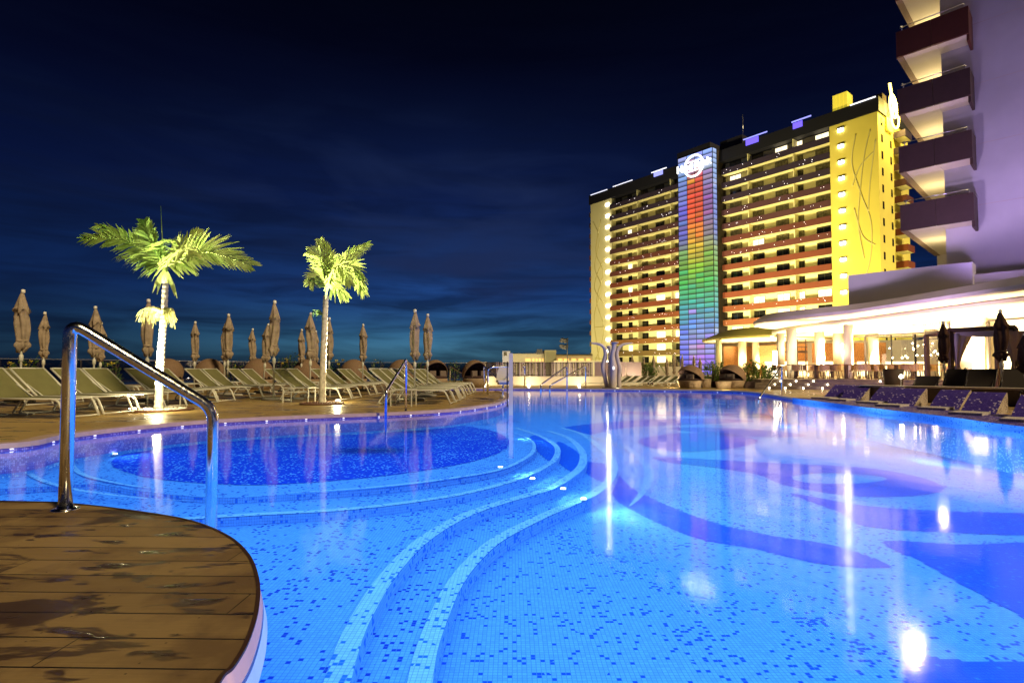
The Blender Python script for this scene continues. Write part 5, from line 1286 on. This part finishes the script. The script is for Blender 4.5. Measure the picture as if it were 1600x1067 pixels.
for px, d, r in ((1123, 38, .2), (1160, 40, .28), (1181, 41, .25), (1220, 33, .22), (1237, 29.5, .26), (1281, 31.5, .26), (1310, 33, .28), (1326, 26.6, .21), (1365, 33, .28), (1455, 30, .3)):
    m_ = MB(); m_.lathe([(r, TZ), (r, 3.015 if d < 38 else 2.915)], 20, (X(px, d), d, 0)); m_.build('column', ['plaster_cream'], rs, world=True)
m_ = MB(); m_.box((0, 0, .1), (.3, .25, .2)); o = m_.build('added_canopy_flood', ['dark_metal']); o.location = (14.6, 30.6, 3.75); tag(o, 'added unseen floodlight on the upper canopy roof aimed at the entrance canopy', 'floodlight')  # fixture and its beam added only to light the entrance canopy
lamp('canopy_fill', 'SPOT', (14.6, 30.8, 4.1), 1500, (1, .82, .2), .2, (16, 38, 3.3), 100)
# back walls, wood panels and glazing
def bx(mb, xa, xb, d0_, d1_, z0, z1, th=.1, mi=0):
    a = Vector((X(xa, d0_), d0_, 0)); b = Vector((X(xb, d1_), d1_, 0)); u = (b-a); L = u.length; u.normalize(); n = Vector((u.y, -u.x, 0))
    mb.frame(a, u, -n, UP, (0, L), (0, th), (z0, z1), mi)
m_ = MB(); bx(m_, 1128, 1700, 43.5, 36.5, TZ, 3.0, .3); m_.build('back_wall', ['plaster_cream'], rs, world=True)
for a, b, da, db in ((1131, 1156, 42, 42), (1164, 1178, 42, 42), (1184, 1216, 41, 40), (1222, 1240, 38, 38), (1243, 1262, 38, 38), (1270, 1276, 37, 37), (1290, 1306, 37, 37), (1336, 1352, 36.5, 36.5), (1370, 1385, 36, 36)):
    m_ = MB(); bx(m_, a, b, da, db, TZ+.9 if a > 1216 else TZ, 2.62, .08); m_.build('wood_panel', ['wood_panel'], rs, world=True)
for a, b in ((1195, 1210), (1225, 1262), (1290, 1330), (1340, 1362), (1385, 1470)):
    m_ = MB(); bx(m_, a, b, 35.5, 35.3, TZ+.02, TZ+.95, .1); m_.build('lit_counter', ['lit_panel'], rs, world=True)
m_ = MB()
for a, b, z in ((1222, 1262, 2.2), (1222, 1262, 1.85)): bx(m_, a, b, 33.5, 33.5, z, z+(.05 if z > 2 else .14), .2)
for px in (1246, 1259): bx(m_, px, px+1.2, 33.4, 33.4, TZ, 2.7, .05)
m_.build('bar_shelf', ['wood_dark'], rs, world=True)
m_ = MB(); bx(m_, 1352, 1478, 28.0, 25.0, 2.52, 2.60, .08); bx(m_, 1352, 1354, 28.0, 28.0, TZ, 2.52, .06); bx(m_, 1430, 1432.5, 26.2, 26.2, TZ, 2.52, .06); bx(m_, 1393, 1394.5, 27.1, 27.1, TZ, 2.52, .05); bx(m_, 1432, 1478, 26.1, 25.0, 2.22, 2.27, .06)
m_.build('window_frame', ['dark_metal'], rs, world=True)
m_ = MB(); bx(m_, 1354, 1478, 28.05, 25.05, TZ, 2.5, .02); m_.build('window_glass', ['glass_clear'], rs, world=True)
m_ = MB(); bx(m_, 1487, 1538, 23.6, 22.6, TZ, 3.0, .3); m_.build('side_wall', ['plaster_cream'], rs, world=True)
m_ = MB(); bx(m_, 1519, 1536, 22.8, 22.4, TZ, 2.35, .1); m_.build('lit_door', ['lit_panel'], rs, world=True)
m_ = MB(); bx(m_, 1545, 1548, 21.6, 21.6, TZ, 2.72, .1); bx(m_, 1545, 1640, 21.6, 19.9, 2.73, 2.80, .1); m_.build('door_frame', ['dark_metal'], rs, world=True)
m_ = MB(); bx(m_, 1549, 1660, 24, 22, TZ, 3.0, .2); m_.build('rear_wall', ['plaster_cream'], rs, world=True)
m_ = MB(); bx(m_, 1568, 1592, 22.6, 22.2, TZ+.05, TZ+1.3, .1); m_.build('lit_counter', ['lit_panel'], rs, world=True)
# ceiling downlights plus added unseen floor spots that brighten the soffit
k = 0; RL = 21
for x, y, pw in ((17.2, 26.5, 190), (18.3, 21.5, 200), (18.0, 30.5, 170), (21.5, 26.5, 170), (22, 32, 170), (20.5, 19, 130), (17.0, 35.5, 130), (26, 28, 170)):
    m_ = MB(); m_.lathe([(.10, -.03), (.12, 0.0)], 14); o = m_.build('ceiling_lamp', ['lit_white']); o.location = (x, y, 3.012)
    tag(o, f'round flush ceiling lamp under the restaurant canopy, {ORD[k]} of the set', 'ceiling lamp', 'ceiling lamps under the canopy'); k += 1
    lamp('soffit_fill_spot', 'SPOT', (x, y, TZ+.15), pw*RL, (1, .78, .38), .12, (x, y, 3), 150, blend=.5)
    lamp('restaurant_downlight', 'SPOT', (x, y, 2.96), pw*RL*.10, (1, .78, .38), .09, (x, y, 0), 150, blend=.5)
for x, y in ((16.2, 38.5), (19, 40)): lamp('soffit_fill_spot', 'SPOT', (x, y, TZ+.15), 1200, (1, .8, .42), .12, (x, y, 3), 150, blend=.5)
lamp('canopy_fill_spot', 'SPOT', (14.6, 26.5, TZ+.1), 900, (1, .84, .5), .1, (14.4, 27.5, 3), 150)  # added unseen floor spots, brighten the canopy edge
lamp('canopy_fill_spot', 'SPOT', (15.3, 30.5, TZ+.1), 900, (1, .84, .5), .1, (15.3, 30.5, 3), 150)
for k, (px, d) in enumerate(((1405, 25.2), (1430, 25.4), (1455, 24.6), (1475, 24.0))):
    e = empty('globe_chandelier', (X(px, d), d, 3.0), 0, f'cluster of glowing glass globes hanging inside the restaurant window, {ORD[k]} from the left', 'chandelier', 'globe chandeliers in the restaurant')
    rnd = random.Random(k+40); m_ = MB(); n_ = MB()
    for i in range(7 if k < 3 else 4):
        c = Vector((X(px, d)+rnd.uniform(-.45, .45), d+rnd.uniform(-.5, .5), rnd.uniform(1.35, 2.1))); m_.ball(c, rnd.uniform(.022, .04), 10, 6); n_.tube([c, (c.x, c.y, 3.0)], .004, 4)
    m_.build('globes', ['globe'], e, world=True); n_.build('cords', ['dark_metal'], e, world=True)
m_ = MB(); d = 27; m_.tube([(X(1211, d), d, TZ), (X(1211, d), d, 1.75)], .10, 14); tag(m_.build('glowing_column_lamp', ['lit_white']), 'tall glowing white tube lamp at the left end of the terrace', 'floor lamp')
lamp('tube_lamp_light', 'POINT', (X(1211, d), d-.4, 1.0), 20, (1, .9, .6), .1)
e = empty('globe_lamp', (X(1317, 29), 29, 3.0), 0, 'single glowing globe hanging left of the round column', 'pendant lamp'); m_ = MB(); m_.ball((X(1317, 29), 29, 2.1), .11); m_.build('globe', ['globe'], e, world=True); m_ = MB(); m_.tube([(X(1317, 29), 29, 2.2), (X(1317, 29), 29, 3.0)], .005, 4); m_.build('cord', ['dark_metal'], e, world=True)

# tables and chairs
def make_chair():
    e = empty('dining_chair', (0, 0, 0), 0, 'x', 'chair')
    m_ = MB(); m_.box((0, 0, .43), (.44, .44, .05)); m_.build('seat', ['chair_wicker'], e)
    m_ = MB()
    for i in range(9):
        a = R(-100+25*i); m_.box((.22*math.sin(a)*1.05, .20*math.cos(a), .58+.04*math.cos(a)), (.085, .02, .24+.08*math.cos(a)), -a)
    m_.build('backrest', ['chair_wicker'], e)
    for sx in (-1, 1):
        for sy in (-1, 1):
            m_ = MB(); m_.tube([(sx*.18, sy*.18, .41), (sx*.22, sy*.22, 0)], .014, 6); m_.build('leg', ['wood_dark'], e)
    return e
def make_table():
    e = empty('dining_table', (0, 0, 0), 0, 'x', 'table')
    m_ = MB(); m_.box((0, 0, .73), (1.3, .75, .04)); m_.build('table_top', ['table_top'], e)
    m_ = MB(); m_.box((0, 0, .37), (.12, .12, .68)); m_.build('pedestal', ['wood_dark'], e)
    m_ = MB(); m_.box((0, 0, .015), (.6, .5, .03)); m_.build('base', ['wood_dark'], e)
    return e
pc, pt_ = make_chair(), make_table(); fc = ft = True; ci = 0
tbl = [(1243, 28), (1275, 27), (1322, 25.4), (1300, 29.5), (1368, 27), (1400, 25.2), (1425, 27), (1450, 25.2), (1392, 30)]
for i, (px, d) in enumerate(tbl):
    d -= 1.6
    o = pt_ if ft else copy_tree(pt_); ft = False
    place(o, (X(px, d), d, TZ), R(random.uniform(-5, 5)), f'dark topped terrace dining table, {ORD[i]} counted from the steps', 'dining tables on the terrace', (.95, .95, .86))
    for j, (dx, dy, rz) in enumerate(((-.92, 0, 90), (.92, 0, -90), (-.35, .62, 0), (.35, -.68, 180))):
        if j == 3 and i % 3 == 0: continue
        o = pc if fc else copy_tree(pc); fc = False
        place(o, (X(px, d)+dx, d+dy, TZ), R(rz+random.uniform(-25, 25)), f'wicker terrace chair on the {("left", "right", "far", "near")[j]} side of the {ORD[i]} table from the steps', 'wicker chairs on the terrace', (.95, .95, .86))

# ledge, mosaic loungers
a, b = Vector((9.35, 14.55, 0)), Vector((14.0, 8.0, 0)); u = (b-a).normalized(); n = Vector((-u.y, u.x, 0))
m_ = MB(); m_.frame(a, u, n, UP, (0, (b-a).length), (0, .3), (0, .36), 0); m_.frame(a, u, n, UP, (-.04, (b-a).length), (-.05, .35), (.362, .40), 1)
tag(m_.build('low_ledge', ['step_stone', 'fascia']), 'low stone ledge running behind the mosaic loungers', 'ledge')
AX = Vector((.79, .61, 0)).normalized(); WX = Vector((.61, -.79, 0)).normalized()
def mosaic_lounger(px, py, label):
    p = G(px, py)-AX*.14; e = empty('mosaic_lounger', p, 0, label, 'mosaic lounger', 'mosaic loungers on the pool edge')
    W_, L_, Hh = .50, .95, .44
    def q_(a_, b_, z): return p+AX*a_+WX*b_+UP*z
    m_ = MB(); prof = [(0, .02), (.08, .04), (.28, .13), (.60, .27), (.88, .37), (.94, .38), (.98, .36)]
    acc = 0
    for (a0, z0), (a1, z1) in zip(prof, prof[1:]):
        l = math.hypot(a1-a0, z1-z0); m_.face([q_(a0, 0, z0), q_(a0, W_, z0), q_(a1, W_, z1), q_(a1, 0, z1)], 0, False, [(0, acc), (W_, acc), (W_, acc+l), (0, acc+l)]); acc += l
    for bb, fl in ((W_, 0), (0, 1)):
        pts = [q_(a_, bb, z) for a_, z in prof]+[q_(.98, bb, 0), q_(0, bb, 0)]; uv = [(a_, z) for a_, z in prof]+[(.98, 0), (0, 0)]
        if fl: pts.reverse(); uv.reverse()
        m_.face(pts, 1, False, uv)
    m_.face([q_(.98, 0, 0), q_(.98, 0, .36), q_(.98, W_, .36), q_(.98, W_, 0)], 1, False, [(0, 0), (0, .42), (W_, .42), (W_, 0)])
    m_.build('backrest', ['tile_violet', 'tile_gold'], e, world=True)
    m_ = MB(); a0, a1, zz = -.66, -.09, .07
    top_ = [(a0, 0), (a0, W_*.92), (a1, W_*.92), (a1, 0)]
    m_.face([q_(a_, b_, zz) for a_, b_ in top_], 0, False, top_)
    for i in range(4):
        (x0_, y0_), (x1_, y1_) = top_[i], top_[(i+1) % 4]; l = math.hypot(x1_-x0_, y1_-y0_)
        m_.face([q_(x0_, y0_, -.25), q_(x1_, y1_, -.25), q_(x1_, y1_, zz), q_(x0_, y0_, zz)], 1, False, [(0, 0), (l, 0), (l, .3), (0, .3)])
    m_.build('seat', ['tile_pearl', 'tile_pearl'], e, world=True)
    m_ = MB(); top_ = [(-.10, 0), (-.10, W_), (0, W_), (0, 0)]; m_.face([q_(a_, b_, .02) for a_, b_ in top_], 0, False, top_)
    m_.face([q_(-.1, 0, -.3), q_(-.1, W_, -.3), q_(-.1, W_, .02), q_(-.1, 0, .02)], 0, False, [(0, 0), (W_, 0), (W_, .3), (0, .3)]); m_.build('trough', ['tile_violet'], e, world=True)
for px, py, lb in ((1502, 646, 'nearest violet mosaic lounger on the pool edge, its glittering side in full view'), (1453, 638.5, 'violet mosaic lounger directly behind the nearest one'), (1388, 634, 'violet mosaic lounger in the middle pair, nearer one with a glittering side'), (1358, 629.5, 'violet mosaic lounger in the middle pair, farther one'),
                   (1312, 625.5, 'violet mosaic lounger in the farthest pair, nearer one'), (1288, 623, 'farthest violet mosaic lounger beside the terrace steps'), (1580, 656, 'violet mosaic lounger cut off by the right edge of the frame')):
    mosaic_lounger(px, py, lb)
# violet mosaic edge of the pool by the loungers
m_ = MB(); seg = [p for p in right if 3 < p.y < 15.5]; A = offset(seg, .03); B_ = offset(seg, -1.3)
acc = 0
for i in range(len(A)-1):
    l = (A[i+1]-A[i]).length
    m_.face([(A[i].x, A[i].y, .028), (A[i+1].x, A[i+1].y, .028), (B_[i+1].x, B_[i+1].y, .028), (B_[i].x, B_[i].y, .028)], 0, False, [(acc, 0), (acc+l, 0), (acc+l, 1.5), (acc, 1.5)])
    m_.face([(A[i].x, A[i].y, -.3), (A[i+1].x, A[i+1].y, -.3), (A[i+1].x, A[i+1].y, .028), (A[i].x, A[i].y, .028)], 1, False, [(acc, 0), (acc+l, 0), (acc+l, .3), (acc, .3)]); acc += l
struct('mosaic_pool_edge', m_, ['tile_violet', 'tile_riser'])
for x_, y_ in ((6.9, 6.6), (7.0, 8.6), (7.3, 11), (7.4, 14)): lamp('edge_wall_fill', 'SPOT', (x_-.8, y_, WZ-.15), 60, (.5, .8, 1), .04, (x_+.6, y_, WZ-.15), 150)  # lamps added in open water to brighten the right pool wall

# cabana
dc = 17.6; ca_ = empty('cabana', (X(1540, dc), dc, 0), 0, 'dark framed cabana with tied back curtains', 'cabana')
xa, xb, zc = X(1486, dc), X(1612, dc), D(1486, 517, dc).z
xm = X(1587, dc-1.2)
for x, y in ((xa, dc), (xm, dc-1.2), (xa+.9, dc+2.2), (xm+1.6, dc+1.2)):
    m_ = MB(); m_.box((x, y, zc/2), (.12, .12, zc)); m_.build('post', ['wood_dark'], ca_, world=True)
def beam(a, b, mb, h=.12): mb.tube([(a[0], a[1], zc+.02), (b[0], b[1], zc+.02)], h*.6, 4)
m_ = MB(); beam((xa, dc), (xm, dc-1.2), m_); beam((xm, dc-1.2), (xm+1.6, dc+1.2), m_); beam((xa, dc), (xa+.9, dc+2.2), m_); beam((xa+.9, dc+2.2), (xm+1.6, dc+1.2), m_); m_.build('roof_beams', ['wood_dark'], ca_, world=True)
def curtain(x, y, sgn):
    m_ = MB()
    def fn(a, r, z): f = 1+.25*math.cos(6*a+z); return (r*f*math.cos(a)*1.2+sgn*(z/zc)**3*.22, r*f*math.sin(a)*.6, z)
    m_.lathe([(.05, .1), (.09, .4), (.08, .8), (.05, 1.0), (.09, 1.25), (.16, 1.6), (.24, zc-.1)], 24, (x, y, 0), fn=fn); m_.build('curtain', ['curtain'], ca_, world=True)
curtain(xa+.14, dc-.05, 1); curtain(xm+.16, dc-1.2, 1); curtain(xm-.05, dc-1.22, -.5)
m_ = MB(); N_ = 14
for i in range(N_):
    f0, f1 = i/N_, (i+1)/N_; p_0 = Vector((xa+.1, dc-.08, zc-.05)).lerp(Vector((xm, dc-1.28, zc-.05)), f0); p_1 = Vector((xa+.1, dc-.08, zc-.05)).lerp(Vector((xm, dc-1.28, zc-.05)), f1)
    s0_, s1_ = .07+.12*math.sin(math.pi*f0), .07+.12*math.sin(math.pi*f1); m_.face([p_0-UP*s0_, p_1-UP*s1_, p_1, p_0], 0, True)
m_.build('valance', ['curtain'], ca_, world=True)
# planters and plants on the right
m_ = MB(); d = 16; m_.lathe([(.26, 0), (.33, .82), (.30, .83), (.29, .7)], 4, (X(1395, d), d, 0), fn=lambda a, r, z: (r*math.cos(a+.3), r*math.sin(a+.3), z)); tag(m_.build('planter_box', ['planter_brown']), 'dark tapered planter box at the left end of the ledge', 'planter')
m_ = MB(); m_.lathe([(.05, 0), (.05, .03)], 10); o = m_.build('terrace_spot', ['spot_white']); o.location = (X(1407, 15.2), 15.2, .62); o.rotation_euler = (R(90), 0, 0); tag(o, 'bright bare spot lamp right of the dark planter box', 'spot lamp')
m_ = MB(); m_.tube([(X(1407, 15.24), 15.24, 0), (X(1407, 15.24), 15.24, .62)], .015, 6); o2_ = m_.build('stake', ['dark_metal'], o, world=True); o2_.matrix_parent_inverse = wm(o).inverted()
lamp('terrace_spot_light', 'POINT', (X(1407, 15), 15.0, .62), 10, (1, .8, .45), .04)
shrub((X(1502, 19), 19, .35), .25, .45, 160, 77, 'small dark plant in front of the cabana opening', cat='plant', name='potted_plant')
for i, (px, d, r, h, lb, m) in enumerate(((1172, 24.6, .42, .95, 'broad-leaved green shrub right of the wicker daybed', 'leaf_bright'), (1186, 24.6, .45, .95, 'loose leafy shrub in the middle of the far planter', 'leaf_bright'), (1200, 25, .4, .8, 'brownish shrub at the right end of the far planter', 'leaf'), (1112, 25.6, .45, .95, 'bright green spiky shrub between the far daybeds', 'leaf_bright'), (1124, 25.8, .3, .85, 'small green shrub directly left of the pale daybed', 'leaf_bright'), (1013, 28.8, .4, .9, 'low leafy bush behind the far parasols', 'leaf'))):
    shrub((X(px, d), d, .18), r, h, 420, 60+i, lb, m, lw=.07, group='shrubs on the far deck')
m_ = MB(); m_.box((X(1186, 24.2), 24.3, .12), (1.5, .7, .24)); m_.box((X(1190, 24.2), 23.98, .27), (1.6, .1, .06)); tag(m_.build('planter_trough', ['planter_brown']), 'long dark planter trough at the foot of the far shrubs', 'planter')
m_ = MB(); m_.box((X(1116, 25.2), 25.3, .15), (.9, .4, .3)); tag(m_.build('planter_trough', ['planter_brown']), 'short dark planter between the two far daybeds', 'planter')
e = empty('small_palm', (X(1016, 30), 30, 0), 0, 'small bushy palm behind the far parasols', 'palm tree')
m_ = MB(); m_.tube([(X(1016, 30), 30, -.1), (X(1016, 30), 30, .7)], [.16, .1], 10); m_.build('trunk', ['wood_dark'], e, world=True)
m_ = MB(); c_ = Vector((X(1016, 30), 30, .7))
for k in range(9):
    a = 2*math.pi*k/9; d_ = Vector((math.cos(a), math.sin(a), 0)); frond(m_, [c_, c_+d_*.25+UP*.35, c_+d_*.55+UP*.35, c_+d_*.8+UP*.0], .22, 12, UP+d_*.2, k, wmax=.03)
m_.build('fronds', ['leaf_bright', 'leaf'], e, world=True)
# stone planting wall behind far loungers
m_ = MB(); m_.box((X(1040, 32), 32, .5), (X(1075, 32)-X(1005, 32), .3, 1.0)); tag(m_.build('garden_wall', ['plaster_cream']), 'low cream garden wall behind the far parasols', 'wall')
lamp('far_garden_light', 'SPOT', (X(1045, 25), 24.5, .1), 220, (1, .82, .45), .1, (X(1045, 30), 30, 1), 120)
lamp('far_garden_light', 'SPOT', (X(1120, 22.5), 21.6, .05), 160, (1, .84, .5), .1, (X(1120, 25), 25, .8), 130)
